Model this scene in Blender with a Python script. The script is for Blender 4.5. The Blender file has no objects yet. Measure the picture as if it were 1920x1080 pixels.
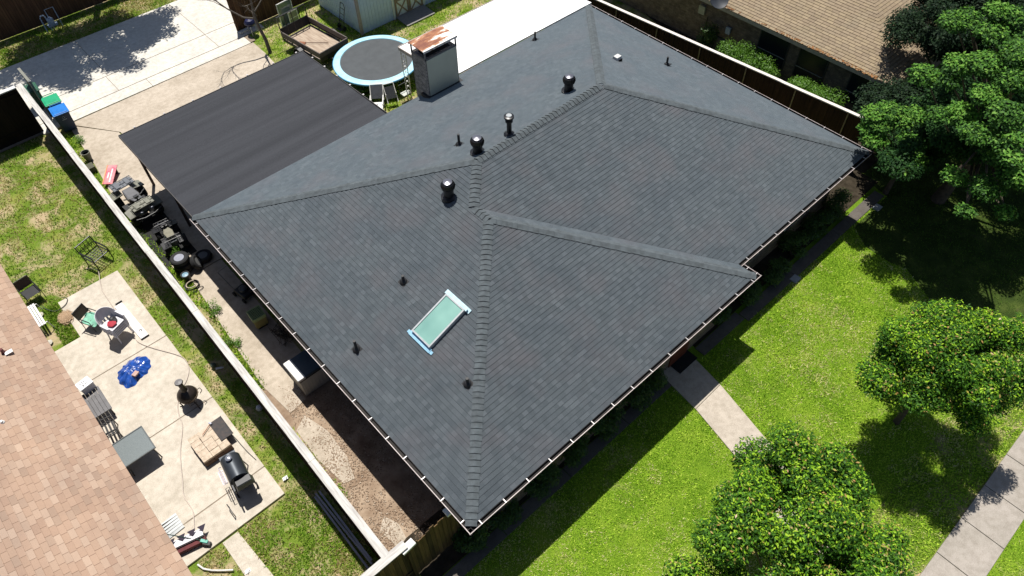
import bpy, math, random
import numpy as np
from mathutils import Vector, Matrix, Euler
R=math.radians
rnd=random.Random(7)
scene=bpy.context.scene
col=scene.collection
# ------------------------------------------------------------------ camera
F,PT,RL,YW,CX,CY,CH=1343.571,0.892523,-0.025331,0.722763,-3.608556,-5.942103,21.221363
_fw=Vector((math.sin(YW)*math.cos(PT),math.cos(YW)*math.cos(PT),-math.sin(PT)))
_r=Vector((math.cos(YW),-math.sin(YW),0)); _u=_r.cross(_fw)
CR=_r*math.cos(RL)+_u*math.sin(RL); CU=-_r*math.sin(RL)+_u*math.cos(RL)
CP=Vector((CX,CY,CH))
cd=bpy.data.cameras.new('camera'); cam=bpy.data.objects.new('camera',cd); col.objects.link(cam)
cd.sensor_width=36; cd.lens=F/1920*36; cd.clip_end=500; cd.clip_start=.1
m3=Matrix((CR,CU,-_fw)).transposed(); cam.matrix_world=Matrix.Translation(CP)@m3.to_4x4()
scene.camera=cam
def G(a,b,z=0.0):
    "point at height z seen at photo position a,b"
    d=_fw*F+CR*(a-960)+CU*(540-b); t=(z-CH)/d.z; p=CP+d*t; return (p.x,p.y)
# ------------------------------------------------------------------ light
SD=Vector((.166,.328,1)).normalized()   # towards the sun
w=bpy.data.worlds.new('World'); scene.world=w; w.use_nodes=True
nt=w.node_tree; bg=nt.nodes['Background']; sky=nt.nodes.new('ShaderNodeTexSky'); sky.sky_type='NISHITA'; sky.sun_disc=False
sky.sun_elevation=math.asin(SD.z); sky.sun_rotation=math.atan2(SD.x,SD.y)
nt.links.new(sky.outputs[0],bg.inputs[0]); bg.inputs[1].default_value=.058
sl=bpy.data.lights.new('sun','SUN'); sl.energy=5.0; sl.angle=R(.53); sl.color=(1,.965,.9)
so=bpy.data.objects.new('sun',sl); col.objects.link(so); so.rotation_euler=SD.to_track_quat('Z','Y').to_euler(); so.location=(0,0,40)
scene.view_settings.view_transform='Standard'; scene.view_settings.look='None'; scene.view_settings.exposure=.36; scene.view_settings.gamma=1
try:
    scene.cycles.max_bounces=6; scene.cycles.transparent_max_bounces=6
except Exception: pass
# ------------------------------------------------------------------ materials
MATS={}
def newmat(name):
    m=bpy.data.materials.new(name); m.use_nodes=True; n=m.node_tree; b=n.nodes['Principled BSDF']; return m,n,b
def sock(n,a,b): n.links.new(a,b)
def ramp(n,pts,fac,interp='LINEAR'):
    r=n.nodes.new('ShaderNodeValToRGB'); r.color_ramp.interpolation=interp
    e=r.color_ramp.elements
    while len(e)>1: e.remove(e[-1])
    e[0].position=pts[0][0]; e[0].color=(*pts[0][1],1)
    for p,c in pts[1:]:
        q=e.new(p); q.color=(*c,1)
    sock(n,fac,r.inputs[0]); return r.outputs[0]
def noise(n,scale,detail=4,vec=None,rough=.55,dist=0,stretch=None):
    t=n.nodes.new('ShaderNodeTexNoise'); t.inputs['Scale'].default_value=scale; t.inputs['Detail'].default_value=detail; t.inputs['Roughness'].default_value=rough; t.inputs['Distortion'].default_value=dist
    if vec is None: vec=n.nodes.new('ShaderNodeTexCoord').outputs['Object']
    if stretch:
        mp=n.nodes.new('ShaderNodeMapping'); mp.inputs['Scale'].default_value=stretch; sock(n,vec,mp.inputs[0]); vec=mp.outputs[0]
    sock(n,vec,t.inputs['Vector']); return t.outputs['Fac']
def mix(n,fac,a,b,mode='MIX'):
    x=n.nodes.new('ShaderNodeMix'); x.data_type='RGBA'; x.blend_type=mode
    for s,v in ((x.inputs[0],fac),(x.inputs[6],a),(x.inputs[7],b)):
        if hasattr(v,'is_linked') or hasattr(v,'links'): sock(n,v,s)
        elif isinstance(v,(int,float)): s.default_value=v
        else: s.default_value=(*v,1)
    return x.outputs[2]
def math_(n,op,a,b=None,c=None):
    x=n.nodes.new('ShaderNodeMath'); x.operation=op
    for i,v in enumerate((a,b,c)):
        if v is None: continue
        if isinstance(v,(int,float)): x.inputs[i].default_value=v
        else: sock(n,v,x.inputs[i])
    return x.outputs[0]
def bump(n,b,h,strength=.4,dist=.02):
    x=n.nodes.new('ShaderNodeBump'); x.inputs['Strength'].default_value=strength; x.inputs['Distance'].default_value=dist
    sock(n,h,x.inputs['Height']); sock(n,x.outputs[0],b.inputs['Normal'])
def mat(name,c,rough=.7,metal=0.,var=.12,scale=6,c2=None,bs=0,bscale=30,spec=.4,stretch=None):
    if name in MATS: return MATS[name]
    m,n,b=newmat(name)
    c2=c2 or tuple(max(0,x*(1-var*2)) for x in c)
    f=noise(n,scale,5,stretch=stretch)
    sock(n,ramp(n,[(.3,c2),(.65,c)],f),b.inputs['Base Color'])
    b.inputs['Roughness'].default_value=rough; b.inputs['Metallic'].default_value=metal; b.inputs['Specular IOR Level'].default_value=spec
    if bs: bump(n,b,noise(n,bscale,4,stretch=stretch),bs,.02)
    MATS[name]=m; return m
def shingle(name,cols,gran=.1,row=.143,tab=.3,tint=None,slot=.0,slotcol=(.01,.01,.01),rough=.85,spec=.3,stain=None,sheen=0.):
    m,n,b=newmat(name)
    uv=n.nodes.new('ShaderNodeUVMap'); sp=n.nodes.new('ShaderNodeSeparateXYZ'); sock(n,uv.outputs[0],sp.inputs[0])
    u,v=sp.outputs[0],sp.outputs[1]
    rw=math_(n,'FLOOR',math_(n,'DIVIDE',v,row))
    wn=n.nodes.new('ShaderNodeTexWhiteNoise'); wn.noise_dimensions='1D'; sock(n,rw,wn.inputs['W'])
    uu=math_(n,'ADD',math_(n,'DIVIDE',u,tab),math_(n,'MULTIPLY',wn.outputs[0],7.0))
    fl=math_(n,'FLOOR',uu); fr=math_(n,'SUBTRACT',uu,fl)
    cb=n.nodes.new('ShaderNodeCombineXYZ'); sock(n,fl,cb.inputs[0]); sock(n,rw,cb.inputs[1])
    w2=n.nodes.new('ShaderNodeTexWhiteNoise'); w2.noise_dimensions='2D'; sock(n,cb.outputs[0],w2.inputs['Vector'])
    k=len(cols)-1
    c=ramp(n,[(i/k,cc) for i,cc in enumerate(cols)],w2.outputs[0])
    g=noise(n,55,2,uv.outputs[0]); c=mix(n,1.0,c,ramp(n,[(.3,(1-gran*2,)*3),(.7,(1+gran,)*3)],g),'MULTIPLY')
    g=noise(n,.8,4,uv.outputs[0]); c=mix(n,1.0,c,ramp(n,[(.3,(.88,.88,.9)),(.7,(1.08,1.06,1.04))],g),'MULTIPLY')
    if tint: c=mix(n,ramp(n,[(.48,(0,0,0)),(.7,(.55,.55,.55))],noise(n,.55,5,uv.outputs[0])),c,tint)
    if stain: c=mix(n,ramp(n,[(.5,(0,0,0)),(.75,(.6,.6,.6))],noise(n,.35,5,uv.outputs[0])),c,stain)
    if slot: c=mix(n,math_(n,'LESS_THAN',fr,slot),c,slotcol)
    sock(n,c,b.inputs['Base Color']); b.inputs['Roughness'].default_value=rough; b.inputs['Specular IOR Level'].default_value=spec
    b.inputs['Sheen Weight'].default_value=sheen; b.inputs['Sheen Roughness'].default_value=.5; b.inputs['Sheen Tint'].default_value=(.8,.95,1,1)
    bump(n,b,noise(n,90,2,uv.outputs[0]),.5,.01)
    MATS[name]=m; return m
def concrete(name,c,c2,crack=None):
    m,n,b=newmat(name)
    a=ramp(n,[(.3,c2),(.62,c)],noise(n,.7,8,rough=.65)); s=ramp(n,[(.35,(.8,.79,.77)),(.6,(1,1,1))],noise(n,5,6,rough=.7))
    k=mix(n,1.,a,s,'MULTIPLY'); g=ramp(n,[(.3,(.86,)*3),(.7,(1.08,)*3)],noise(n,40,3)); k=mix(n,1.,k,g,'MULTIPLY')
    sp=ramp(n,[(.72,(1,1,1)),(.8,(.6,.57,.5))],noise(n,2.3,7,rough=.75)); k=mix(n,1.,k,sp,'MULTIPLY')
    sock(n,k,b.inputs['Base Color']); b.inputs['Roughness'].default_value=.85; b.inputs['Specular IOR Level'].default_value=.25
    bump(n,b,noise(n,60,3),.15,.01); MATS[name]=m; return m
def grassbase(name,cs,dirt,sc=1.2,dirtlo=.6):
    m,n,b=newmat(name)
    a=ramp(n,[(.3,cs[0]),(.5,cs[1]),(.68,cs[2])],noise(n,sc,6,rough=.6)); f=ramp(n,[(.3,(.45,.5,.45)),(.7,(1.35,1.3,1.2))],noise(n,28,4,rough=.7)); a=mix(n,1.,a,f,'MULTIPLY')
    a=mix(n,ramp(n,[(dirtlo,(0,0,0)),(dirtlo+.14,(1,1,1))],noise(n,sc*.8,7,rough=.7,dist=.4)),a,dirt)
    sock(n,a,b.inputs['Base Color']); b.inputs['Roughness'].default_value=1; b.inputs['Specular IOR Level'].default_value=.1
    bump(n,b,noise(n,40,4),.8,.03); MATS[name]=m; return m
def leafmat(name,cols,trans=.3,bigvar=None,rough=.45,spec=.4):
    m,n,b=newmat(name); g=n.nodes.new('ShaderNodeNewGeometry'); k=len(cols)-1
    c=ramp(n,[(i/k,cc) for i,cc in enumerate(cols)],g.outputs['Random Per Island'])
    if bigvar: c=mix(n,ramp(n,[(.42,(0,0,0)),(.62,(1,1,1))],noise(n,bigvar[0],5,rough=.6)),c,ramp(n,[(0,bigvar[1]),(1,bigvar[2])],g.outputs['Random Per Island']))
    sock(n,c,b.inputs['Base Color']); b.inputs['Roughness'].default_value=rough; b.inputs['Specular IOR Level'].default_value=spec
    t=n.nodes.new('ShaderNodeBsdfTranslucent'); sock(n,mix(n,1.,c,(1.2,1.3,.5),'MULTIPLY'),t.inputs[0]); x=n.nodes.new('ShaderNodeMixShader'); x.inputs[0].default_value=trans
    sock(n,b.outputs[0],x.inputs[1]); sock(n,t.outputs[0],x.inputs[2]); sock(n,x.outputs[0],n.nodes['Material Output'].inputs[0]); MATS[name]=m; return m
def boards(name,c,c2,width=.14,axis=0,gap=(.008,.006,.005)):
    "vertical fence boards: cells along object axis"
    m,n,b=newmat(name); tc=n.nodes.new('ShaderNodeTexCoord'); sp=n.nodes.new('ShaderNodeSeparateXYZ'); sock(n,tc.outputs['Object'],sp.inputs[0])
    u=math_(n,'DIVIDE',sp.outputs[axis],width); fl=math_(n,'FLOOR',u); fr=math_(n,'SUBTRACT',u,fl)
    w2=n.nodes.new('ShaderNodeTexWhiteNoise'); w2.noise_dimensions='1D'; sock(n,fl,w2.inputs['W'])
    k=ramp(n,[(0,c2),(1,c)],w2.outputs[0]); st=[14,14,14]; st[2]=1.2
    k=mix(n,1.,k,ramp(n,[(.3,(.6,.6,.6)),(.7,(1.25,1.25,1.25))],noise(n,1,5,stretch=tuple(st))),'MULTIPLY')
    k=mix(n,math_(n,'LESS_THAN',fr,.06),k,gap); sock(n,k,b.inputs['Base Color']); b.inputs['Roughness'].default_value=.85; b.inputs['Specular IOR Level'].default_value=.2
    MATS[name]=m; return m
def bricks(name,c1,c2,mortar,vecmode='x'):
    m,n,b=newmat(name); tc=n.nodes.new('ShaderNodeTexCoord'); sp=n.nodes.new('ShaderNodeSeparateXYZ'); sock(n,tc.outputs['Object'],sp.inputs[0])
    cb=n.nodes.new('ShaderNodeCombineXYZ'); sock(n,math_(n,'ADD',sp.outputs[0],sp.outputs[1]),cb.inputs[0]); sock(n,sp.outputs[2],cb.inputs[1])
    t=n.nodes.new('ShaderNodeTexBrick'); sock(n,cb.outputs[0],t.inputs[0]); t.inputs['Scale'].default_value=1; t.inputs['Brick Width'].default_value=.23; t.inputs['Row Height'].default_value=.077; t.inputs['Mortar Size'].default_value=.007
    for i,c in ((1,c1),(2,c2),(3,mortar)): t.inputs[i].default_value=(*c,1)
    k=mix(n,1.,t.outputs[0],ramp(n,[(.3,(.6,.6,.6)),(.7,(1.3,1.25,1.2))],noise(n,5,5)),'MULTIPLY')
    sock(n,k,b.inputs['Base Color']); b.inputs['Roughness'].default_value=.9; bump(n,b,t.outputs['Fac'],-.5,.01); MATS[name]=m; return m
# ------------------------------------------------------------------ mesh builder
class M:
    def __init__(s): s.v=[];s.f=[];s.mi=[];s.uv={};s.slot=0
    def add(s,vs,fs,slot=None,uvs=None):
        o=len(s.v); s.v+= [tuple(v) for v in vs]
        for i,f in enumerate(fs):
            if uvs: s.uv[len(s.f)]=uvs[i]
            s.f.append(tuple(o+k for k in f)); s.mi.append(s.slot if slot is None else slot)
        return s
    def box(s,c,d,rot=(0,0,0),slot=None,taper=None):
        x,y,z=(k/2 for k in d); vs=[Vector((a*x,b*y,e*z)) for e in(-1,1) for a,b in((-1,-1),(1,-1),(1,1),(-1,1))]
        if taper:
            for v in vs[4:]: v.x*=taper[0]; v.y*=taper[1]
        m=Euler(rot).to_matrix(); vs=[m@v+Vector(c) for v in vs]
        return s.add(vs,[(3,2,1,0),(4,5,6,7),(0,1,5,4),(1,2,6,5),(2,3,7,6),(3,0,4,7)],slot)
    def tube(s,pts,r,seg=8,slot=None,closed=False):
        pts=[Vector(p) for p in pts]; n=len(pts); rs=r if isinstance(r,(list,tuple)) else [r]*n; vs=[];fs=[]
        a=None
        for i,p in enumerate(pts):
            if closed: t=pts[(i+1)%n]-pts[i-1]
            else: t=pts[min(i+1,n-1)]-pts[max(i-1,0)]
            t=t.normalized() if t.length>1e-9 else Vector((0,0,1))
            if a is None: a=t.orthogonal().normalized()
            else: a=(a-t*a.dot(t)); a=a.normalized() if a.length>1e-6 else t.orthogonal().normalized()
            b=t.cross(a)
            for k in range(seg):
                q=2*math.pi*k/seg; vs.append(p+(a*math.cos(q)+b*math.sin(q))*rs[i])
        for i in range(n if closed else n-1):
            j=(i+1)%n
            for k in range(seg):
                l=(k+1)%seg; fs.append((i*seg+k,i*seg+l,j*seg+l,j*seg+k))
        if not closed: fs.append(tuple(range(seg-1,-1,-1))); fs.append(tuple((n-1)*seg+k for k in range(seg)))
        return s.add(vs,fs,slot)
    def lathe(s,prof,c=(0,0,0),seg=24,slot=None,rot=None,wob=None):
        vs=[];fs=[];n=len(prof); m=Euler(rot).to_matrix() if rot else None
        for i,(r,z) in enumerate(prof):
            for k in range(seg):
                q=2*math.pi*k/seg; rr=r*(1+(wob*(k%2) if wob else 0)); v=Vector((rr*math.cos(q),rr*math.sin(q),z)); v=m@v if m else v
                vs.append(v+Vector(c))
        for i in range(n-1):
            for k in range(seg):
                l=(k+1)%seg; fs.append((i*seg+k,i*seg+l,(i+1)*seg+l,(i+1)*seg+k))
        if prof[0][0]>1e-4: fs.append(tuple(range(seg-1,-1,-1)))
        if prof[-1][0]>1e-4: fs.append(tuple((n-1)*seg+k for k in range(seg)))
        return s.add(vs,fs,slot)
    def prism(s,poly,z0,z1,slot=None,side=None):
        n=len(poly); A=sum(poly[i][0]*poly[(i+1)%n][1]-poly[(i+1)%n][0]*poly[i][1] for i in range(n))
        if A<0: poly=poly[::-1]
        vs=[(p[0],p[1],z0) for p in poly]+[(p[0],p[1],z1) for p in poly]
        s.add(vs,[tuple(range(n-1,-1,-1)),tuple(range(n,2*n))],slot)
        o=len(s.v)-2*n
        for i in range(n):
            s.f.append((o+i,o+(i+1)%n,o+n+(i+1)%n,o+n+i)); s.mi.append(side if side is not None else (s.slot if slot is None else slot))
        return s
    def slab(s,pts,t,slot=None):
        "quad/polygon 3D with thickness t below"
        pts=[Vector(p) for p in pts]; nrm=(pts[1]-pts[0]).cross(pts[2]-pts[0]).normalized(); n=len(pts)
        vs=pts+[p-nrm*t for p in pts]
        fs=[tuple(range(n)),tuple(range(2*n-1,n-1,-1))]+[(n+i,n+(i+1)%n,(i+1)%n,i) for i in range(n)]
        return s.add(vs,fs,slot)
    def build(s,name,mats,parent=None,smooth=False,bev=0,loc=None):
        me=bpy.data.meshes.new(name); me.from_pydata(s.v,[],s.f)
        for m in (mats if isinstance(mats,(list,tuple)) else [mats]): me.materials.append(m)
        me.polygons.foreach_set('material_index',s.mi)
        if s.uv:
            ul=me.uv_layers.new(name='UVMap')
            for p in me.polygons:
                q=s.uv.get(p.index)
                if q:
                    for li,c in zip(p.loop_indices,q): ul.data[li].uv=c
        me.validate(); me.update()
        if smooth:
            me.polygons.foreach_set('use_smooth',[True]*len(me.polygons))
            try: me.set_sharp_from_angle(angle=R(40))
            except Exception: pass
        o=bpy.data.objects.new(name,me); col.objects.link(o)
        if parent: o.parent=parent
        if loc: o.location=loc
        if bev:
            b=o.modifiers.new('bevel','BEVEL'); b.width=bev; b.segments=2; b.limit_method='ANGLE'
        return o
def tag(o,label,cat,group=None):
    o['label']=label; o['category']=cat
    if group: o['group']=group
    return o
def struct(o,kind='structure'): o['kind']=kind; return o
def thing(name,label,cat,x,y,z=0,rz=0,group=None):
    o=bpy.data.objects.new(name,None); col.objects.link(o); o.location=(x,y,z); o.rotation_euler=(0,0,rz); o.empty_display_size=.2
    return tag(o,label,cat,group)
def copy_tree(o,parent=None):
    c=o.copy(); col.objects.link(c)
    if parent: c.parent=parent
    for ch in list(o.children): copy_tree(ch,c)
    return c
def npmesh(name,verts,k,mats,mi=None,parent=None):
    "verts (n*k,3): n separate k-gons"
    n=len(verts)//k; me=bpy.data.meshes.new(name); me.vertices.add(n*k); me.vertices.foreach_set('co',np.asarray(verts,dtype=np.float32).ravel())
    me.loops.add(n*k); me.loops.foreach_set('vertex_index',np.arange(n*k,dtype=np.int32)); me.polygons.add(n)
    me.polygons.foreach_set('loop_start',np.arange(0,n*k,k,dtype=np.int32)); me.polygons.foreach_set('loop_total',np.full(n,k,dtype=np.int32))
    for m in mats: me.materials.append(m)
    if mi is not None: me.polygons.foreach_set('material_index',np.asarray(mi,dtype=np.int32))
    me.update(calc_edges=True); me.validate(); o=bpy.data.objects.new(name,me); col.objects.link(o)
    if parent: o.parent=parent
    return o
# ------------------------------------------------------------------ palette
WHITE=mat('white_paint',(.72,.71,.68),.5,var=.05); WHITE2=mat('white_trim',(.78,.77,.74),.6,var=.06,scale=3)
BLACK=mat('black_metal',(.02,.02,.022),.4,spec=.5); BLKP=mat('black_plastic',(.018,.018,.02),.55); DARK=mat('dark_void',(.006,.006,.006),.9)
STEEL=mat('galvanized_steel',(.45,.46,.47),.4,.7,var=.1); GRAYM=mat('grey_metal',(.12,.13,.14),.45,.3)
RUBBER=mat('tyre_rubber',(.016,.016,.017),.8); SILVER=mat('silver_rim',(.26,.27,.32),.4,.3)
CAPW=mat('fence_cap_wood',(.56,.54,.5),.8,var=.12,scale=2.2,stretch=(.7,8,1),c2=(.3,.28,.26))
FBROWN=boards('stained_fence_boards',(.05,.024,.013),(.034,.016,.009),.14,1)
FBROWNX=boards('stained_fence_boards_across',(.13,.07,.04),(.08,.042,.025),.14,0)
FOLD=boards('weathered_gate_boards',(.16,.1,.045),(.06,.04,.022),.14,0)
BRICK=bricks('red_brown_brick',(.2,.13,.09),(.12,.08,.06),(.3,.28,.25)); BRICK2=bricks('tan_brick',(.2,.16,.12),(.12,.09,.07),(.1,.09,.08)); BRICKG=bricks('grey_chimney_brick',(.3,.28,.26),(.15,.14,.13),(.4,.38,.36))
GLASSD=mat('dark_window_glass',(.012,.016,.022),.25,spec=.25,var=.05)
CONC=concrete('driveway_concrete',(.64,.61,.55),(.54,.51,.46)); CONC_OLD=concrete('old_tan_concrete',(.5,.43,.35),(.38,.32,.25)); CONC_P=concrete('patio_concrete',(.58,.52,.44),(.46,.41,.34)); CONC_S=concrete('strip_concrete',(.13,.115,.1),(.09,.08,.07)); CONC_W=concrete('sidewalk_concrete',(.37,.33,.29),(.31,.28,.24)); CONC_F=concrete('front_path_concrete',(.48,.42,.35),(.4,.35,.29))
GREEN=leafmat('mid_green_leaves',[(.02,.05,.01),(.04,.1,.015),(.07,.15,.025)]); BARK=mat('tree_bark',(.1,.075,.055),.9,bs=.6,bscale=12,c2=(.04,.03,.022))
JOINT=mat('joint_soil',(.25,.2,.15),.95)
# ================================================================== MAIN HOUSE
W1,WM,D,DD,PP,ZE=12.3842,20.6046,14.7452,.6889,.3952,2.89
house=thing('house','large house with new charcoal shingle hip roof, skylight and black roof vents','house',0,0)
ROOF_FL=shingle('charcoal_shingles',[(.06,.071,.08),(.069,.081,.091),(.08,.093,.104),(.065,.077,.086),(.092,.106,.118)],gran=.14,tab=.165,tint=(.094,.084,.09),spec=.08,sheen=.62,rough=.95)
BUTT=mat('shingle_butt_edge',(.02,.022,.024),.95)
def rz_(x,y):
    "roof height over x,y"
    a=[x,y-DD,WM-x,DD+D-y]; m=min(a)
    if x<=W1: m=max(m,min(x,y,W1-x))
    return ZE+PP*m
def RH(a,b,lift=0):
    z=ZE+1
    for _ in range(60):
        x,y=G(a,b,z+lift); z=z*.5+.5*rz_(x,y)
    return x,y,rz_(x,y)
def courses(M_,o,U,V,lf,rf,vmax,brk=(),row=.133,z0=ZE,p=PP,lip=.013,slot=0,bslot=1,jit=0):
    o=Vector((*o,0));U=Vector((*U,0));V=Vector((*V,0)); k=math.sqrt(1+p*p)
    lv=[i*row for i in range(int(vmax/row)+1)]+[vmax]+list(brk); lv=sorted(set(round(x,5) for x in lv))
    def P(u,v,l): q=o+U*u+V*v; return Vector((q.x,q.y,z0+p*v+l))
    flip=U.cross(V).z<0
    for a,b in zip(lv[:-1],lv[1:]):
        if b-a<1e-4: continue
        fa=a/row-math.floor(a/row+1e-6); fb=(b/row-math.floor((a+1e-5)/row))
        la=lip*(1-max(0,fa)); lb=lip*(1-min(1,fb))
        l0,r0,l1,r1=lf(a),rf(a),lf(b),rf(b)
        if r0-l0<.01: continue
        f=(0,1,2,3); q=[(l0,a*k),(r0,a*k),(r1,b*k),(l1,b*k)]; vs=[P(l0,a,la),P(r0,a,la),P(r1,b,lb),P(l1,b,lb)]
        if r1-l1<.002: f=(0,1,2); q=q[:3]; vs=vs[:3]
        if flip: f=f[::-1]; q=q[::-1]
        e=.003*k  # keep samples inside the row
        q=[(uu,min(max(vv,a*k+e),b*k-e)) for uu,vv in q]
        M_.add(vs,[f],slot,[q])
        if fa<.01:
            g=(0,1,2,3) if not flip else (3,2,1,0)
            M_.add([P(l0,a,-.004),P(r0,a,-.004),P(r0,a,la),P(l0,a,la)],[g],bslot,[[(0,0)]*4])
h=D/2; hw=W1/2
m=M()
courses(m,(0,0),(0,1),(1,0),lambda v:v,lambda v:(DD+D)-v,h,brk=(hw,)) if False else None
def lf_left(v): return v if v<=hw+1e-6 else v+DD
courses(m,(0,0),(0,1),(1,0),lambda v:v,lambda v:DD+D-v,hw)
# the part above the small ridge, bounded by the main front hip
class _:pass
def seg_left(M_,v0,v1):
    row=.133; k=math.sqrt(1+PP*PP); v=v0
    while v<v1-1e-4:
        nv=min((math.floor(v/row+1e-6)+1)*row,v1); fa=v/row-math.floor(v/row+1e-6); fb=nv/row-math.floor(v/row+1e-6)
        la=.013*(1-fa); lb=.013*(1-min(1,fb)); l0,r0,l1,r1=v+DD,DD+D-v,nv+DD,DD+D-nv
        P=lambda u,vv,l: (vv,u,ZE+PP*vv+l)
        M_.add([P(r0,v,la),P(l0,v,la),P(l1,nv,lb),P(r1,nv,lb)][::-1] if False else [P(l0,v,la),P(l1,nv,lb),P(r1,nv,lb),P(r0,v,la)][::-1],[(0,1,2,3)],0,[[(r0,v*k+.003),(r1,nv*k-.003),(l1,nv*k-.003),(l0,v*k+.003)]])
        if fa<.01: M_.add([P(l0,v,-.004),P(r0,v,-.004),P(r0,v,la),P(l0,v,la)],[(3,2,1,0)],1,[[(0,0)]*4])
        v=nv
seg_left(m,hw,h-.001)
courses(m,(0,0),(1,0),(0,1),lambda v:v,lambda v:W1-v,hw)                                   # projecting front
courses(m,(W1,0),(0,1),(-1,0),lambda v:v,lambda v:v+DD,hw,lip=.006)                         # narrow strip
courses(m,(0,DD),(1,0),(0,1),lambda v:(W1-v if v<=hw+1e-6 else v),lambda v:WM-v,h,brk=(hw,)) # main front
courses(m,(WM,DD),(0,1),(-1,0),lambda v:v,lambda v:D-v,h)                                   # right
courses(m,(0,DD+D),(1,0),(0,-1),lambda v:v,lambda v:WM-v,h)                                 # back
roof=m.build('roof',[ROOF_FL,BUTT],house)
# ridge caps
CAPM=mat('ridge_cap_shingles',(.1,.116,.126),.9,var=.12,scale=5,bs=.4,bscale=80,c2=(.066,.075,.08),spec=.1)
def capline(a,b,n1,n2,wd=.165,ex=.17):
    a=Vector(a);b=Vector(b);L=(b-a).length;t=(b-a)/L; m=M(); k=int(L/ex)
    n1=Vector(n1).normalized();n2=Vector(n2).normalized(); up=(n1+n2).normalized()
    s1=t.cross(n1).normalized(); s1=s1 if s1.dot(n1-n2*0)*1>-9 else s1
    s1=n1.cross(t).normalized(); s2=n2.cross(t).normalized()
    if s1.dot(n1-up)<0: s1=-s1
    if s2.dot(n2-up)<0: s2=-s2
    for i in range(k):
        p=a+t*(i*ex); q=a+t*((i+1)*ex+.02); h0=.042+rnd.uniform(-.002,.006); h1=.016; w_=wd*rnd.uniform(.95,1.05)
        o0=[p+s1*w_+n1*h0*.8,p+up*(h0+.012),p+s2*w_+n2*h0*.8]; o1=[q+s1*w_*.92+n1*h1,q+up*(h1+.01),q+s2*w_*.92+n2*h1]
        m.add(o0+o1,[(0,1,4,3),(1,2,5,4)],0)
        m.add([o0[0],o0[1],o0[2],p+s1*w_-n1*.01,p+up*-.0,p+s2*w_-n2*.01],[(0,3,4,1),(1,4,5,2)],1)
        m.add([o0[0],o1[0],q+s1*w_*.92-n1*.02,p+s1*w_-n1*.02],[(0,1,2,3)],1); m.add([o0[2],o1[2],q+s2*w_*.92-n2*.02,p+s2*w_-n2*.02],[(0,1,2,3)],1)
    return m.build('ridge_cap',[CAPM,BUTT],roof)
NL=(-PP,0,1);NF=(0,-PP,1);NR=(PP,0,1);NB=(0,PP,1)
zt=ZE+PP*h; zw=ZE+PP*hw
capline((.02,.02,ZE),(hw,hw,zw),NL,NF)
capline((W1,0,ZE),(hw,hw,zw),NF,NR)
capline((hw,hw-.05,zw),(hw,hw+DD,zw),NL,NR)
capline((hw,hw+DD,zw),(h,h+DD,zt),NL,NF)
capline((WM,DD,ZE),(WM-h,h+DD,zt),NR,NF)
capline((0,DD+D,ZE),(h,h+DD,zt),NL,NB)
capline((WM,DD+D,ZE),(WM-h,h+DD,zt),NR,NB)
capline((h,h+DD,zt),(WM-h,h+DD,zt),NF,NB)
# walls, soffit, fascia
o=.55
fp=[(o,o),(W1-o,o),(W1-o,o+DD),(WM-o,o+DD),(WM-o,DD+D-o),(o,DD+D-o)]
M().prism(fp,0,2.72).build('wall',BRICK,house)
ep=[(.03,.03),(W1-.03,.03),(W1-.03,DD+.03),(WM-.03,DD+.03),(WM-.03,DD+D-.03),(.03,DD+D-.03)]
M().prism(ep,2.72,2.865).build('soffit',mat('fascia_paint',(.3,.27,.24),.7),house)
fd=M().box((0,0,1.02),(.95,.05,2.04)).build('door',mat('dark_red_door',(.12,.03,.02),.5),house,loc=(9.7,.53,0)); M().lathe([(0,-.03),(.03,-.01),(.03,.02),(0,.03)],rot=(R(90),0,0)).build('handle',STEEL,fd,loc=(.38,-.05,1))
for wx in (2.6,6.3):
    wf=M().box((0,0,0),(1.7,.06,1.2)).build('window',WHITE2,house,loc=(wx,.54,1.5)); M().box((-.4,-.035,0),(.74,.02,1.08)).box((.4,-.035,0),(.74,.02,1.08)).build('pane',GLASSD,wf)
for wx in (14.2,17.6):
    wf=M().box((0,0,0),(1.7,.06,1.2)).build('window',WHITE2,house,loc=(wx,.54+DD,1.5)); M().box((-.4,-.035,0),(.74,.02,1.08)).box((.4,-.035,0),(.74,.02,1.08)).build('pane',GLASSD,wf)
GUT=mat('pinkish_white_gutter',(.5,.43,.41),.5,var=.15,c2=(.3,.25,.24),scale=2.5); GIN=mat('gutter_inside',(.03,.026,.024),.9)  # inside is dark from dirt, with the trough's shade put into the colour
HANG=mat('gutter_hanger_metal',(.55,.52,.52),.4,.2)
def gutter(a,b,out,z=ZE):
    a=Vector((*a,0));b=Vector((*b,0));L=(b-a).length;t=(b-a)/L;out=Vector((*out,0)); m=M()
    prof=[(.0,.0),(.0,-.1),(.1,-.1),(.125,-.01),(.138,-.01),(.138,.008),(.118,.008),(.115,-.012),(.1,-.085),(.012,-.085),(.012,.0)]
    for (i,(x0,z0)) in enumerate(prof):
        x1,z1=prof[(i+1)%len(prof)]
        A=[a+out*x0+Vector((0,0,z+z0)),b+out*x0+Vector((0,0,z+z0)),b+out*x1+Vector((0,0,z+z1)),a+out*x1+Vector((0,0,z+z1))]
        m.add(A,[(0,1,2,3)],0 if i in(2,3,4,5) else 1)
    g=m.build('gutter',[GUT,GIN],house)
    n=max(2,int(L/.82)); me=None
    for i in range(n):
        p=a+t*((i+.5)*L/n)+out*.075
        hb=M().box((0,0,0),(.022,.13,.012) if abs(out.y)>.5 else (.13,.022,.012))
        if me is None: ob=hb.build('hanger',HANG,g); me=ob.data
        else: ob=bpy.data.objects.new('hanger',me); col.objects.link(ob); ob.parent=g
        ob.location=(p.x,p.y,z+.02)
    return g
gutter((-.15,-.15),(-.15+.15,DD+D),(-1,0)) if False else None
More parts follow.
